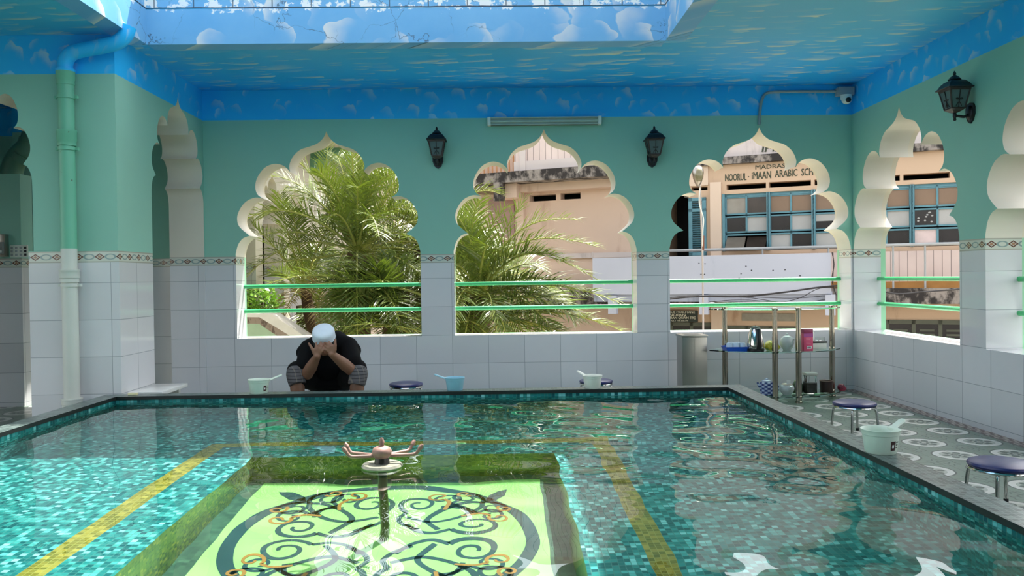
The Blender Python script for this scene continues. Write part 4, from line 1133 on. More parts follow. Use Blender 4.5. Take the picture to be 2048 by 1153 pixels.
# balustrade of planks, stained ledge, lower storey
zb0 = F(1800, 503)[1]; zb1 = F(1800, 563)[1]
bm = BM(); box(bm, v0, v1, -.10, -.03, zb1, zb0); obj('plank_front', bm, M_PLANK, C_, smooth=False)
bm = BM(); zc0, zc1 = F(1800, 576)[1], F(1800, 606)[1]; box(bm, v0, v1, -.55, 0, zc1, zc0); obj('stained_slab', bm, M_LEDGE, C_, smooth=False)
bm = BM(); box(bm, v0, v1, -.30, -.10, zc0, zb1); obj('ochre_strip', bm, plain('ochre_wood', (176, 124, 62), .7, 0, .2, 6.), C_, smooth=False)
bm = BM(); a, b = F(1484, 628), F(1590, 641); box(bm, a[0], b[0], -.02, 0, F(1484, 642)[1], F(1484, 627)[1]); obj('plaque', bm, plain('grey_stone_plaque', (150, 146, 132), .7, 0, .2, 9.), C_)
M_LOWF = plain('grey_green_frame', (88, 92, 78), .7, 0, .2)
def lowwin(pa, pb, pt, n):
    ua, zt_ = F(pa, pt); ub_, _ = F(pb, pt); zb_ = GZ+.2
    bm = BM(); box(bm, ua, ub_, -.03, .0, zt_-.07, zt_); W_ = (ub_-ua)/n
    for k in range(n+1): box(bm, ua+k*W_-.03, ua+k*W_+.03, -.03, 0, zb_, zt_)
    f = obj('window_frame', bm, M_LOWF, C_, smooth=False)
    for k in range(n):
        bm = BM(); box(bm, ua+k*W_+.03, ua+(k+1)*W_-.03, -.012, 0, zb_, zt_-.07); g = obj('dark_shutter', bm, PANE['d'], f, smooth=False)
        bm = BM(); z = zb_+.05
        while z < zt_-.12: box(bm, ua+k*W_+.09, ua+(k+1)*W_-.09, -.026, -.012, z, z+.035); z += .075
        obj('slat', bm, M_LOWF, g, smooth=False)
lowwin(1343, 1425, 645, 2); lowwin(1447, 1590, 652, 3); lowwin(1775, 1935, 640, 3)

# pale board canopy in front of the school
t = thing('canopy_board', 'long pale blue canopy board above the street, seen through the right back arch', 'canopy', (FO.x, FO.y, 0), FA)
ca0, cz1 = F(1187, 517, -1.0); cb0, _ = F(1662, 508, -1.0); cz0 = F(1340, 589, -1.0)[1]; cz00 = F(1340, 604, -1.0)[1]
bm = BM(); box(bm, ca0, cb0, -1.06, -1.0, cz0, cz1); obj('front_board', bm, M_BOARD, t, smooth=False)
bm = BM(); box(bm, ca0, cb0, -1.0, -.55, cz00, cz0+.03); obj('soffit', bm, stained('grey_blue_soffit', (168, 176, 194), (130, 138, 154), .55, .7, 1.5), t, smooth=False)
for px in (1227, 1409, 1661):
    u = F(px, 605, -1.0)[0]; bm = BM(); box(bm, u-.075, u+.075, -1.10, -.95, cz00-.22, cz00+.12); obj('bracket_post', bm, M_BOARD, t, smooth=False)
bm = BM()
for px, py in ((1398, 527), (1410, 528), (1402, 549), (1409, 549), (1492, 533), (1503, 541), (1546, 541), (1570, 540), (1600, 552), (1478, 557), (1438, 562), (1482, 548)):
    u, z = F(px, py, -1.06); ellipsoid(bm, (u, -1.061, z),   .013, .004, .009, n=8, m=5)
obj('bolt_holes', bm, M_DARK, t)
# handrail pipe
t = thing('handrail', 'thin grey pipe handrail in front of the school windows', 'handrail', (FO.x, FO.y, 0), FA)
zz = F(1500, 498, -.45)[1]
bm = BM(); tube(bm, [(F(1310, 500, -.45)[0], -.45, zz), (v1, -.45, zz)], .026, 8); obj('pipe', bm, M_GREYP, t)
for px in (1525, 1657, 1786, 1850):
    bm = BM(); u = F(px, 500, -.45)[0]; tube(bm, [(u, -.45, zz), (u, -.45, zc0)], .016, 6); obj('post', bm, M_GREYP, t)
# dark green sign
t = thing('street_sign', 'dark green sign with white lettering on the lower tan wall', 'sign', (FO.x, FO.y, 0), FA)
ua, zt_ = F(1318, 622, -.06); ub_, _ = F(1395, 622, -.06); zb_ = F(1395, 645, -.06)[1]
bm = BM(); box(bm, ua, ub_, -.06, -.02, zb_, zt_); obj('board', bm, plain('dark_green_board', (30, 44, 38), .5), t)
M_SW = plain('sign_white', (216, 216, 196), .6)
def stext(txt, pxa, pxb, py, h): 
    a = F(pxa, py, -.06); b = F(pxb, py, -.06)
    bm = BM(); text_mesh(bm, txt, Matrix(((1, 0, 0, a[0]), (0, 0, -1, -.066), (0, 1, 0, a[1]), (0, 0, 0, 1))), h, b[0]-a[0], .006, 'LEFT'); obj('lettering', bm, M_SW, t, smooth=False)
stext('MOSQUE MUSLMANE', 1322, 1390, 627.5, .045); stext('INDIAN', 1336, 1372, 632.5, .045); stext('BAN QUẢN TRỊ', 1341, 1391, 639.5, .075); stext('C Q.1 TP.HCM', 1337, 1376, 643.6, .03)
# street lamp
t = thing('street_lamp', 'grey street lamp head with a tangled wire in front of the teal shutter', 'lamp', (0, 0, 0))
lp = at(1396, 352, 13.2)
bm = BM(); R = []
for z, w, d in ((.16, .05, .04), (.13, .085, .07), (.05, .095, .10), (-.04, .08, .12), (-.12, .05, .09), (-.17, .02, .05)):
    R.append([bm.verts.new(lp+V((w*math.cos(a), d*math.sin(a), z))) for a in [2*PI*k/18 for k in range(18)]])
ring_faces(bm, R); bm.faces.new(R[0][::-1]); bm.faces.new(R[-1]); obj('lamp_shade', bm, M_STEEL, t)
bm = BM(); ellipsoid(bm, lp+V((0, -.06, .0)), .068, .07, .12); obj('bulb_cover', bm, plain('yellowed_cover', (120, 116, 88), .2), t)
b0 = at(1400, 372, 13.25); b1 = at(1405, 505, 13.25)
bm = BM(); tube(bm, [lp+V((.01, 0, -.16)), b0, b0.lerp(b1, .5), b1, (b1.x, b1.y, GZ)], .016, 8); obj('pole', bm, plain('pale_pole', (186, 178, 170), .6), t)
bm = BM(); tube(bm, smooth_path([b0, b0.lerp(b1, .2)+V((-.03, -.03, 0)), b0.lerp(b1, .32)+V((-.02, -.03, 0)), b0.lerp(b1, .5)+V((.03, -.03, 0)), b0.lerp(b1, .7)+V((.01, -.03, 0)), b1], 5), .009, 6); obj('wire', bm, M_WHITEP, t)
bm = BM(); q = at(1406, 472, 13.25); tube(bm, [q, at(1406, 500, 13.25)], .022, 8); obj('rust_sleeve', bm, plain('rust', (120, 72, 46), .8, 0, .3, 20.), t)
# dome camera under the canopy and cables
p = at(1424, 610, 13.6)
t = thing('dome_camera', 'small white dome camera under the pale blue canopy board', 'camera', p)
bm = BM(); lathe(bm, [(.02, .045), (.055, .035), (.06, .01), (.05, -.005)], n=20); obj('mount', bm, M_WHITEP, t)
bm = BM(); ellipsoid(bm, (0, 0, -.005), .042, .042, .038); obj('dome', bm, M_BLACK, t)
M_CABLE = plain('black_cable', (24, 22, 24), .6)
def cable(name, label, pts, r, Y): 
    bm = BM(); tube(bm, smooth_path([at(a, b, Y) for a, b in pts], 6), r, 6); prop(obj(name, bm, M_CABLE), label, 'cable', 'street cables below the canopy board')
cable('cable', 'thick black cable bundle sagging along the canopy board to its upper right', [(1290, 604), (1340, 598), (1400, 593), (1480, 593.5), (1560, 586), (1640, 575), (1690, 571)], .016, 13.0)
cable('cable', 'thin black cable just below the thick bundle, rising to the right post', [(1300, 600), (1380, 592), (1450, 594), (1500, 596), (1560, 604), (1600, 596), (1640, 577), (1690, 576)], .006, 13.05)
cable('cable', 'thin black cable running level beneath the bundle to the dark stained corner', [(1400, 592), (1500, 594), (1580, 597), (1660, 592), (1700, 594)], .006, 13.1)
cable('cable', 'thin black cable drooping lowest along the edge of the soffit', [(1420, 604), (1480, 600), (1530, 603), (1600, 606), (1660, 598)], .005, 13.15)
cable('cable', 'black cable looping down the right side of the canopy board', [(1664, 505), (1668, 530), (1664, 560), (1672, 590)], .008, 13.0)
cable('cable', 'black cable across the stained slab seen through the right wall opening', [(1760, 583), (1800, 588), (1850, 584), (1930, 578)], .012, 11.5)

# ---- the pale wing of the same building on the left, with its own arched doorways
M_PALE = plain('pale_cream_wall', (172, 168, 148), .7, 0, .1, 1.5)
t = thing('side_wing', 'pale cream side wing with small scalloped doorways left of the palms', 'building', (0, 0, 0))
bm = BM()
wall(bm, [(8.9, GZ), (21, GZ), (21, 4.1), (8.9, 4.1)], [arch(c, .56, GZ+.01, 2.72, .00141) for c in (10.6, 12.05, 13.5)], MXn(-3.35), (0, .25, .3), 0, (1, 1), 0)
box(bm, -7, -3.65, 8.9, 9.1, GZ, 4.1); box(bm, -7, -6.8, 9.1, 21, GZ, 4.1); box(bm, -7, -3.35, 21, 21.2, GZ, 4.1); box(bm, -7, -3.3, 8.9, 21.2, 4.1, 4.3)
obj('wall', bm, [M_PALE, M_REV], t, ang=35)
bm = BM(); box(bm, -3.35, -2.66, 8.9, 20, 3.5, 3.62); obj('soffit', bm, M_PALE, t, smooth=False)
M_GRN = plain('green_painted_beam', (88, 134, 104), .6)
bm = BM(); box(bm, -3.35, -2.66, 14.55, 14.9, 3.30, 3.5); obj('beam', bm, M_GRN, t, smooth=False)
bm = BM(); prism(bm, [(-3.349, 3.30), (-3.06, 3.30)] + [(-3.06-.289*(1-math.cos(a)), 3.30-.22*math.sin(a)) for a in [PI/2*k/8 for k in range(1, 9)]], MY(14.5), 0, .3); obj('corbel', bm, M_GRN, t)
# gable house far behind
t = thing('white_gable', 'white gabled wall far behind the top of the tallest palm fronds', 'building', (0, 0, 0))
g0, g1, g2 = at(690, 320, 21), at(704, 302, 21), at(790, 352, 21)
bm = BM(); prism(bm, [(g0.x-1.2, GZ), (g2.x, GZ), (g2.x, g2.z), (g1.x, g1.z), (g0.x-1.2, g1.z-.05)], MY(21), 0, 3); obj('wall', bm, plain('white_gable_wall', (222, 214, 206), .8), t)
bm = BM(); tube(bm, [(g1.x-.1, 20.95, g1.z+.02), (g2.x+.2, 20.95, g2.z-.02)], .07, 6); obj('verge', bm, M_GRN, t)

# ---- low planter wall outside the left arch
t = thing('parapet_wall', 'white topped stair parapet sloping down to the right, outside the leftmost arch', 'wall', (0, 0, 0))
def strip(name, pts, d0, d1, mat):
    bm = BM(); prism(bm, [(at(a, b, 9.).x, at(a, b, 9.).z) for a, b in pts], MY(9.0), d0, d1); obj(name, bm, mat, t, smooth=False)
strip('coping', [(430, 627), (545, 629), (637, 691), (612, 691), (520, 635), (430, 634)], -.02, .32, plain('white_coping', (236, 230, 222), .5))  # white is the coping's own colour
strip('granite_band', [(430, 634), (520, 635), (612, 691), (582, 691), (518, 648), (430, 647)], 0, .3, stained('speckled_granite', (168, 150, 136), (110, 94, 84), .5, .6, 14.))
strip('green_face', [(430, 647), (518, 648), (582, 691), (582, 960), (430, 960)], .004, .3, plain('pale_green_render', (178, 204, 172), .6))

# ---- palms ------------------------------------------------------------------
def leaf_mat(name, a, b, tr):
    t = NT(name); n = t.noise(t.obj(), 5., 3.); oi = t.new('ShaderNodeObjectInfo')
    c = t.mix(n, srgb(*a), srgb(*b)); c = t.mix(t.math('MULTIPLY', oi.outputs['Random'], .35), c, srgb(118, 140, 60))
    t.done(c, .25)
    tl = t.new('ShaderNodeBsdfTranslucent'); tl.inputs[0].default_value = srgb(*tr)
    mx = t.new('ShaderNodeMixShader'); mx.inputs[0].default_value = .09
    t.L.new(t.b.outputs[0], mx.inputs[1]); t.L.new(tl.outputs[0], mx.inputs[2]); t.L.new(mx.outputs[0], t.out.inputs[0]); return t.m
M_LEAF = leaf_mat('palm_leaf', (60, 80, 34), (120, 130, 72), (150, 176, 44))
M_DRY = leaf_mat('dry_palm_leaf', (150, 120, 84), (176, 146, 104), (190, 140, 90))
M_RACH = plain('palm_rib', (168, 170, 84), .5, 0, .15)
M_TRUNK = plain('palm_trunk', (92, 72, 52), .9, 0, .4, 14.)
rp_ = random.Random(11)
def frond(parent, P0, P1, P2, n=40, L=.37, mat=None, roll=0., wid=.0135, droop=.12):
    """feather frond on a curve P0-P1-P2 with leaflets on both sides, one mesh"""
    P0, P1, P2 = V(P0), V(P1), V(P2); bm = BM()
    B = lambda s: P0*(1-s)**2+P1*2*s*(1-s)+P2*s*s
    dB = lambda s: ((P1-P0)*(1-s)+(P2-P1)*s).normalized()
    tube(bm, [B(k/10) for k in range(11)], [.014*(1-.85*k/10)+.002 for k in range(11)], 5, mi=1)
    for k in range(n):
        s = .10+.90*(k+.5*rp_.random())/n; p = B(s); t = dB(s)
        up = V((0, 0, 1)); side = t.cross(up)
        if side.length < .15: side = V((1, 0, 0))-t*t.x
        side.normalize(); nrm = side.cross(t).normalized()
        R_ = Matrix.Rotation(roll, 3, t); side = R_ @ side; nrm = R_ @ nrm
        prof = min(1, .45+2.2*(s-.1)) * (1-.5*max(0, s-.6)/.4)
        for sg in (1, -1):
            ln = L*prof*rp_.uniform(.82, 1.1); fw = .55+.65*s
            d = (side*sg*1.0+t*fw+nrm*(.30+rp_.uniform(-.5, .5))).normalized()
            tip = p+d*ln+V((0, 0, -droop*ln*rp_.uniform(.5, 1.3))); mid = p+d*ln*.5
            ax = (nrm*.9-d*d.dot(nrm)+t*.35*rp_.uniform(-1, 1)).cross(d); ax.normalize(); w = wid*(.7+.5*prof)*.5
            a, b = bm.verts.new(p+ax*w*.6), bm.verts.new(p-ax*w*.6)
            c, e = bm.verts.new(mid+ax*w), bm.verts.new(mid-ax*w); f = bm.verts.new(tip)
            bm.faces.new((a, b, e, c)); bm.faces.new((c, e, f))
    me = bpy.data.meshes.new('frond'); bm.to_mesh(me); bm.free(); me.materials.append(mat or M_LEAF); me.materials.append(M_RACH)
    o = bpy.data.objects.new('frond', me); COL.objects.link(o); o.parent = parent; return o
def palm(label, base, crown, fr, rnd=0, L=1.7, seed=1, lo=-.1, tr=.13):
    t = thing('palm', label, 'palm', (0, 0, 0), 0, 'palms outside the arches')
    bm = BM(); b, c = V(base), V(crown)
    tube(bm, [b.lerp(c, k/8) for k in range(9)], [tr+.02*(k % 2) for k in range(9)], 10); obj('trunk', bm, M_TRUNK, t)
    for f in fr: frond(t, *f[:3], **(f[3] if len(f) > 3 else {}))
    r = random.Random(seed)
    for k in range(rnd):
        a = 2*PI*(k+r.random()*.8)/rnd*1.618*3; el = r.uniform(lo, 1.25); ln = L*r.uniform(.75, 1.15)
        h = V((math.cos(a)*math.cos(el), math.sin(a)*math.cos(el)*.75, math.sin(el)))
        P1 = c+h*ln*.55+V((0, 0, .12*ln)); P2 = c+h*ln*.95+V((0, 0, -.42*ln*math.cos(el)))
        q1, q2 = [(994+1597*p.x/p.y, 561+1597*(1.1-p.z)/p.y) for p in (P1, P2)]
        if any((a < 612 and b > 588) for a, b in (q1, q2)) or P2.x < -3.15: continue
        if P2.y < 8.25: P2.y = 8.25+r.random()*.4
        if P1.y < 8.4: P1.y = 8.4
        frond(t, c, P1, P2, roll=r.uniform(-.5, .5))
    return t
A = lambda x, y, Y: at(x, y, Y)
cA = A(715, 505, 9.9)
palm('tall feathery palm filling the leftmost arch', (cA.x, 9.9, GZ), cA, [
    (cA, A(640, 430, 9.9), A(655, 290, 9.7)), (cA, A(700, 420, 9.8), A(732, 335, 9.6)), (cA, A(690, 400, 9.7), A(640, 345, 9.4), dict(L=.30)),
    (cA, A(760, 380, 9.7), A(845, 430, 9.4)), (cA, A(730, 350, 9.6), A(800, 345, 9.3)), (cA, A(780, 420, 9.5), A(880, 520, 9.2)),
    (A(850, 600, 9.3), A(750, 520, 9.2), A(655, 548, 9.0), dict(L=.42, n=60, wid=.016)), (A(842, 590, 9.1), A(720, 545, 8.9), A(560, 580, 8.8), dict(L=.42, n=60, wid=.016)),
    (A(830, 640, 9.0), A(670, 500, 8.9), A(510, 580, 8.7), dict(L=.36, n=60, wid=.016)), (cA, A(620, 450, 9.8), A(520, 470, 9.6)), (cA, A(600, 520, 9.6), A(505, 530, 9.4), dict(L=.3)),
    (A(700, 560, 9.2), A(690, 590, 8.9), A(690, 660, 8.7), dict(L=.4)), (A(740, 560, 9.2), A(790, 590, 8.9), A(800, 650, 8.6), dict(L=.4)),
    (A(690, 665, 9.0), A(730, 610, 8.8), A(840, 640, 8.6), dict(L=.34)), (A(660, 690, 8.9), A(740, 630, 8.7), A(845, 665, 8.5), dict(L=.34)), (A(850, 690, 8.9), A(790, 630, 8.7), A(690, 655, 8.5), dict(L=.34))],
    rnd=44, L=1.75, seed=4, lo=-.5)
cB = A(955, 595, 9.2)
palm('low spreading palm in the left half of the middle arch', (cB.x, 9.2, GZ), cB, [
    (cB, A(1010, 440, 9.0), A(1195, 560, 8.7), dict(L=.40, n=60, wid=.016)), (cB, A(1000, 430, 9.2), A(1200, 495, 8.9), dict(L=.34, n=60, wid=.016)), (A(975, 560, 9.1), A(1020, 420, 9.1), A(1155, 440, 8.9), dict(L=.34)),
    (cB, A(1080, 540, 8.9), A(1238, 605, 8.6), dict(L=.36, n=60, wid=.016)), (A(985, 640, 9.0), A(1110, 600, 8.8), A(1250, 665, 8.6), dict(L=.34, n=60, wid=.016)), (A(960, 640, 9.0), A(1080, 640, 8.7), A(1200, 690, 8.5), dict(L=.32)),
    (cB, A(990, 480, 9.1), A(1050, 400, 8.9), dict(L=.32)), (cB, A(950, 480, 9.1), A(1010, 415, 8.9), dict(L=.32)), (cB, A(960, 480, 8.9), A(905, 420, 8.8), dict(L=.34)),
    (cB, A(925, 500, 8.9), A(880, 540, 8.7), dict(L=.34)), (A(990, 700, 8.9), A(940, 590, 8.7), A(880, 690, 8.5), dict(L=.34)), (cB, A(985, 560, 8.7), A(985, 640, 8.5), dict(L=.36)),
    (cB, A(1080, 560, 9.0), A(1180, 640, 8.8), dict(L=.36)),
    (cB, A(1030, 470, 9.1), A(1130, 520, 8.8), dict(L=.4, n=60, wid=.016)), (cB, A(1060, 520, 8.9), A(1160, 590, 8.6), dict(L=.4, n=60, wid=.016)), (A(980, 620, 9.0), A(1060, 560, 8.8), A(1150, 640, 8.5), dict(L=.38, n=60, wid=.016)),
    (A(950, 680, 9.0), A(1040, 600, 8.7), A(1140, 690, 8.5), dict(L=.36, n=60)), (cB, A(930, 440, 9.1), A(960, 400, 8.9), dict(L=.34))],
    rnd=34, L=1.35, seed=9, lo=-.4)
cC = A(850, 470, 10.6)
palm('palm standing behind the pier between the left and middle arches', (cC.x, 10.6, GZ), cC, [
    (cC, A(790, 380, 10.4), A(735, 400, 10.2)), (cC, A(900, 400, 10.3), A(965, 430, 10.0), dict(L=.42)), (cC, A(920, 410, 10.2), A(1000, 480, 9.9), dict(L=.42)), (cC, A(800, 400, 10.2), A(740, 480, 9.9), dict(L=.4))], rnd=22, L=1.5, seed=21, lo=-.3)
cD = A(610, 575, 10.4)
palm('old palm with dry brown fronds at the lower left of the leftmost arch', (cD.x+.3, 10.4, GZ), cD, [
    (cD, A(660, 540, 10.0), A(690, 640, 9.6), dict(mat=M_DRY, L=.3)), (cD, A(600, 560, 10.0), A(560, 640, 9.6), dict(mat=M_DRY, L=.28)), (cD, A(640, 590, 9.8), A(650, 680, 9.4), dict(mat=M_DRY, L=.26)),
    (cD, A(560, 500, 10.2), A(505, 450, 10.0)), (cD, A(570, 460, 10.2), A(560, 390, 10.0)), (cD, A(640, 450, 10.2), A(690, 420, 9.9))], rnd=10, L=1.3, seed=33, lo=-.2, tr=.06)
cE = A(800, 560, 11.8)
palm('shaded palm filling the background between the tall palm and the pier', (cE.x, 11.8, GZ), cE, [], rnd=46, L=1.5, seed=51, lo=-.7)
cF = A(935, 560, 11.2)
palm('shaded palm behind the low spreading palm of the middle arch', (cF.x, 11.2, GZ), cF, [], rnd=40, L=1.05, seed=61, lo=-.8)
cG = A(610, 610, 11.6)
palm('shaded palm behind the dry brown fronds of the leftmost arch', (cG.x+.2, 11.6, GZ), cG, [], rnd=36, L=1.1, seed=71, lo=-.7)
cH = A(775, 640, 9.3)
palm('young palm with low fronds at the lower right of the leftmost arch', (cH.x, 9.3, GZ), cH, [], rnd=30, L=.95, seed=81, lo=-.3, tr=.05)
# leafy bush
t = thing('leafy_bush', 'small bright green leafy bush beside the parapet at the left arch', 'bush', (0, 0, 0))
bc = A(515, 602, 10.9); r = random.Random(2)
bm = BM()
for k in range(700):
    d = V((r.gauss(0, 1), r.gauss(0, 1), r.gauss(0, 1))).normalized()*r.uniform(.5, 1); p = bc+V((d.x*.36, d.y*.3, d.z*.22))
    a = V((r.gauss(0, 1), r.gauss(0, 1), r.gauss(0, .6))).normalized(); b = a.cross(V((r.gauss(0, 1), r.gauss(0, 1), r.gauss(0, 1)))).normalized(); s = r.uniform(.018, .035)
    bm.faces.new([bm.verts.new(p+q) for q in (-a*s*1.4, -b*s*.7, a*s*1.4, b*s*.7)])
obj('foliage', bm, leaf_mat('bush_leaf', (110, 160, 60), (150, 190, 80), (170, 220, 70)), t, smooth=False)
bm = BM()
for k in range(7): tube(bm, [(bc.x, bc.y, GZ), (bc.x+r.uniform(-.1, .1), bc.y, (bc.z+GZ)/2), (bc.x+r.uniform(-.25, .25), bc.y+r.uniform(-.2, .2), bc.z)], .008, 5)
obj('stems', bm, M_TRUNK, t)
# green louvred shutter beyond the left doorway
p = at(306, 430, 9.35)
t = thing('louvred_shutter', 'green louvred shutter glimpsed through the tall left doorway', 'shutter', (0, 9.35, 0))
bm = BM(); box(bm, -4.35, -3.7, 0, .04, 1.35, 2.5); sf = obj('frame', bm, plain('green_shutter_paint', (70, 130, 70), .6), t)
bm = BM(); z = 1.4
while z < 2.45: box(bm, -4.3, -3.75, -.02, 0, z, z+.03); z += .055
obj('louvres', bm, plain('pale_green_slats', (110, 160, 90), .6), sf)
# ================================================================== THE SEATED PERSON
man = thing('person', 'person in a white cap and black shirt sitting bent forward, hands over the face', 'person', (SEAT.x, SEAT.y, 0))
OFF = V((-SEAT.x, -SEAT.y, 0))
def soft(name, caps, mat, voxel, iters, extra=None, parent=man):
    bm = BM()
    for c in caps: capsule(bm, V(c[0])+OFF, V(c[1])+OFF, c[2], c[3] if len(c) > 3 else None, 14)
    if extra: extra(bm)
    o = obj(name, bm, mat, parent)
    r = o.modifiers.new('one_surface', 'REMESH'); r.mode = 'VOXEL'; r.voxel_size = voxel; r.use_smooth_shade = True
    s = o.modifiers.new('relax', 'SMOOTH'); s.factor = .5; s.iterations = iters
    return o
A_ = V((.04, -.60, .80)).normalized(); F_ = V((0, -.80, -.60)); F_ = (F_-A_*F_.dot(A_)).normalized(); S_ = F_.cross(A_).normalized()
rim = at(648, 674.5, 6.17); HCn = rim-A_*.012
shL, shR = at(618, 696, 6.34), at(697, 692, 6.34)
elL, elR = at(615, 748, 6.15), at(703, 741, 6.15)
wrL, wrR = at(634.5, 713, 5.99), at(664, 709, 5.99)
neck = at(656, 690, 6.34); pel = at(660, 762, 6.50); chest = at(658, 716, 6.42)
caps = [(HCn+A_*.01, HCn-F_*.02, .078, .080), (HCn-A_*.03+F_*.015, HCn-A_*.075+F_*.045, .064, .044), (HCn-A_*.095+F_*.062, HCn-A_*.095+F_*.05, .026),
        (HCn-A_*.02+F_*.088, HCn-A_*.052+F_*.100, .011, .016), (HCn-A_*.076+F_*.08, HCn-A_*.08+F_*.08, .018),
        (HCn-A_*.02+S_*.074, HCn-A_*.05+S_*.072, .014, .010), (HCn-A_*.02-S_*.074, HCn-A_*.05-S_*.072, .014, .010),
        (HCn-A_*.06-F_*.03, neck, .054, .055), (neck, chest, .085, .125), (chest, pel, .125, .13),
        (neck, shL, .045, .045), (neck, shR, .045, .045), (shL, elL, .052, .046), (shR, elR, .052, .046),
        (elL, elL.lerp(wrL, .35), .044, .047), (elL.lerp(wrL, .35), wrL, .047, .027), (elR, elR.lerp(wrR, .35), .044, .047), (elR.lerp(wrR, .35), wrR, .047, .027)]
def hand(w, fingers, thumb):
    out = []
    for kx, ky, tx, ty in fingers:
        k = at(kx, ky, 5.985); m = at(kx*.45+tx*.55, ky*.45+ty*.55-.6, 5.99); t = at(tx, ty, 6.055)
        out += [(w, k, .018, .0125), (k, m, .0108, .0096), (m, m.lerp(t, .55), .0096, .0088), (m.lerp(t, .55), t, .0088, .0078)]
    b, m, t = [at(x, y, yy) for (x, y), yy in zip(thumb, (5.985, 5.985, 6.0))]
    out += [(w, b, .020, .015), (b, m, .0145, .0115), (m, t, .0115, .0085)]
    return out
caps += hand(wrL, [(631.5, 699.5, 632.5, 686), (636, 697.5, 641.5, 685), (640.8, 699, 646.2, 688.2), (644.6, 702.8, 650, 695)], [(628.5, 706.5), (624, 697.5), (617.5, 687)])
caps += hand(wrR, [(665.5, 693.5, 658, 684.5), (661, 693, 650, 685.5), (657.5, 696.5, 647.6, 692.4), (656, 702, 644.5, 698.2)], [(669.5, 701), (670.8, 691), (670.2, 679.5)])
hipL, hipR = at(641, 760, 6.5), at(680, 759, 6.5)
knL, knR = at(593, 750, 6.17), at(715, 749, 6.17)
for kn, hp, px in ((knL, hipL, 597), (knR, hipR, 711)):
    an = V((at(px, 770, 6.13).x, 6.14, .075))
    caps += [(hp, kn, .085, .058), (kn, kn.lerp(an, .35), .054, .056), (kn.lerp(an, .35), an, .056, .034), (an, an+V((0, .03, -.035)), .034, .036), (an+V((0, 0, -.02)), an+V((0, -.12, -.045)), .036, .028), (an+V((0, -.12, -.045)), an+V((0, -.17, -.05)), .028, .022)]
M_SKIN = plain('brown_skin', (132, 92, 70), .5, 0, .12, 20.)
soft('body', caps, M_SKIN, .0052, 5)
M_SHIRT = plain('black_cotton', (9, 9, 11), .9, 0, .2, 10., Specular_IOR_Level=.2)
soft('shirt', [(at(657, 690, 6.40), at(658, 716, 6.43), .115, .155), (at(658, 716, 6.43), at(660, 752, 6.48), .155, .165), (at(618, 697, 6.35), at(640, 690, 6.38), .074, .09), (at(697, 693, 6.35), at(676, 688, 6.38), .076, .092),
     (at(645, 686, 6.40), at(674, 684, 6.40), .09), (at(618, 697, 6.35), at(608, 731, 6.20), .074, .066), (at(697, 693, 6.35), at(706, 724, 6.20), .076, .068), (at(648, 735, 6.36), at(668, 735, 6.36), .11),
     (at(610, 706, 6.33), at(640, 720, 6.4), .07, .1), (at(705, 702, 6.33), at(676, 716, 6.4), .07, .1)], M_SHIRT, .010, 6)
M_SHORT = plain('black_shorts_cloth', (11, 11, 13), .9, 0, .2, 10., Specular_IOR_Level=.2)
sh = soft('shorts', [(hipL+V((0, 0, -.01)), at(595, 743, 6.22), .112, .084), (hipR+V((0, 0, -.01)), at(713, 739, 6.22), .112, .084), (hipL, at(600, 756, 6.19), .1, .078), (hipR, at(708, 756, 6.19), .1, .078), (hipL, hipR, .115), (at(640, 765, 6.36), at(684, 764, 6.36), .062)], M_SHORT, .011, 5)
def plaid():
    t = NT('grey_plaid_cloth'); x, y, z = t.sep(t.obj())
    a = t.step(t.math('PINGPONG', z, .0125), .004, .0015); b = t.step(t.math('PINGPONG', t.math('ADD', x, y), .03), .005, .002)
    c = t.mix(t.math('MULTIPLY', a, .9), srgb(86, 84, 86), srgb(22, 22, 26)); c = t.mix(t.math('MULTIPLY', b, .35), c, srgb(150, 140, 120))
    return t.done(c, .85)
M_PLAID = plaid()
for a, b, nm in ((at(592, 751, 6.165), at(595, 767, 6.14), 0), (at(716.5, 750, 6.165), at(713.5, 768, 6.14), 0)):
    bm = BM(); d = (b-a); M = (-d).to_track_quat('Z', 'Y').to_matrix()
    lathe(bm, [(.062, -d.length-.012), (.067, -d.length), (.071, -d.length*.5), (.073, 0), (.072, .02), (.064, .045), (.045, .066), (.02, .075), (.004, .077)], a+OFF, 28, M=M, cap0=True)
    o = obj('shorts_leg', bm, M_PLAID, sh); o['label'] = 'grey plaid knee part of the shorts'
MH = Matrix((S_, F_, A_)).transposed()
bm = BM(); lathe(bm, [(.0845, -.004), (.086, -.004), (.086, .035), (.084, .056), (.078, .068), (.066, .076), (.04, .082), (.004, .084)], rim+OFF, 40, cap0=False, M=MH @ Matrix.Diagonal((1, 1.06, 1)))
torus(bm, .0855, .0028, rim+OFF-A_*.002, 40, 6, M=MH @ Matrix.Diagonal((1, 1.06, 1)))
o = obj('cap', bm, plain('white_cotton_cap', (214, 226, 236), .8, 0, .05, 30.), man); o['label'] = 'round white prayer cap'
bm = BM(); ellipsoid(bm, HCn-F_*.020-A_*.016+OFF, .088, .090, .088, M=MH)
for sg in (-1, 1): ellipsoid(bm, HCn-F_*.005-A_*.035+S_*sg*.058+OFF, .032, .06, .055, M=MH)
obj('hair', bm, plain('black_hair', (16, 14, 14), .6), man)
SUN_E, SKY_E, EXPO = 9.5, .6, .5
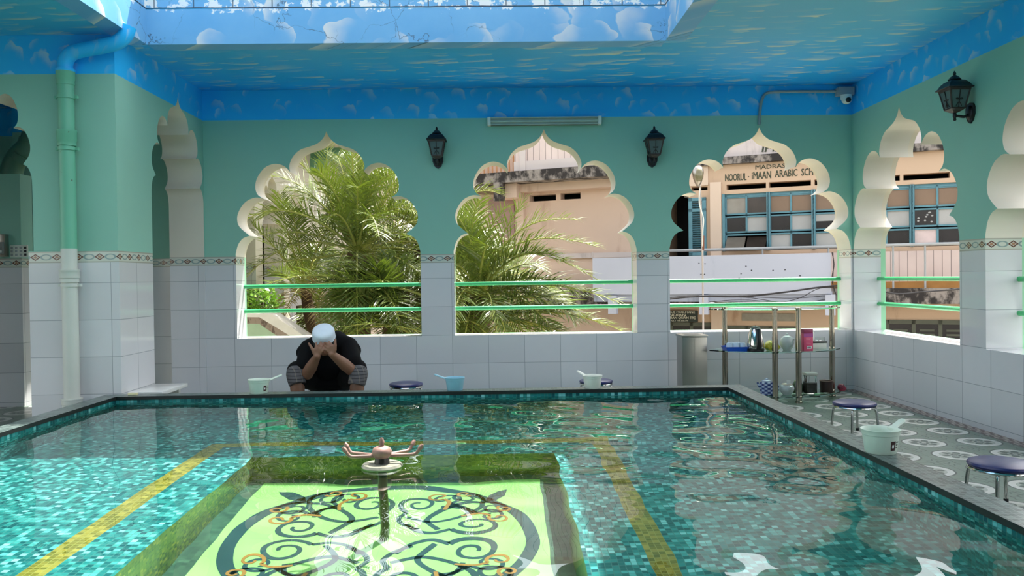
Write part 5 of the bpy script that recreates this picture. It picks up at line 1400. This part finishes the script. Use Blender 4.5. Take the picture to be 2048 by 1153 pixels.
# ================================================================== LIGHT, SKY, CAMERA
L = bpy.data.lights.new('sun', 'SUN'); L.energy = SUN_E; L.angle = math.radians(.55); L.color = (1., .965, .90); L.cycles.is_caustics_light = True
lo = bpy.data.objects.new('sun', L); COL.objects.link(lo)
SD = V((-.86, -1.45, -1.65*math.tan(math.radians(65))))
lo.rotation_euler = SD.to_track_quat('-Z', 'Y').to_euler(); lo.location = (4, 8, 12)
wd = bpy.data.worlds.new('sky'); S.world = wd; wd.use_nodes = True
nt = wd.node_tree; bg = nt.nodes['Background']
sk = nt.nodes.new('ShaderNodeTexSky'); sk.sky_type = 'NISHITA'; sk.sun_disc = False; sk.sun_elevation = math.radians(65)
sk.sun_rotation = math.atan2(.79, 1.45); sk.air_density = 1.; sk.dust_density = 2.5; sk.ozone_density = 1.
mxs = nt.nodes.new('ShaderNodeMix'); mxs.data_type = 'RGBA'; mxs.inputs[0].default_value = .75   # thin tropical haze over the blue
hs = nt.nodes.new('ShaderNodeRGBToBW'); nt.links.new(sk.outputs[0], hs.inputs[0])
hz = nt.nodes.new('ShaderNodeMix'); hz.data_type = 'RGBA'; hz.blend_type = 'MULTIPLY'; hz.inputs[0].default_value = 1; hz.inputs[7].default_value = (1.06, 1, .92, 1)
nt.links.new(hs.outputs[0], hz.inputs[6]); nt.links.new(sk.outputs[0], mxs.inputs[6]); nt.links.new(hz.outputs[2], mxs.inputs[7]); nt.links.new(mxs.outputs[2], bg.inputs[0]); bg.inputs[1].default_value = SKY_E
ca = bpy.data.cameras.new('camera'); co = bpy.data.objects.new('camera', ca); COL.objects.link(co); S.camera = co
ca.sensor_width = 36; ca.lens = 36*FPX/2048; ca.clip_start = .05; ca.clip_end = 300
R3 = Matrix((CR, CU, -CF)).transposed()
co.matrix_world = Matrix.Translation(CAM) @ R3.to_4x4()
S.view_settings.view_transform = 'Standard'; S.view_settings.look = 'None'; S.view_settings.gamma = 1
S.view_settings.use_curve_mapping = False; S.view_settings.exposure = EXPO
S.cycles.max_bounces = 12; S.cycles.diffuse_bounces = 6; S.cycles.glossy_bounces = 5; S.cycles.transmission_bounces = 8
S.cycles.transparent_max_bounces = 8; S.cycles.sample_clamp_indirect = 6; S.cycles.caustics_reflective = True; S.cycles.caustics_refractive = True
S.cycles.blur_glossy = .6; S.cycles.use_denoising = True
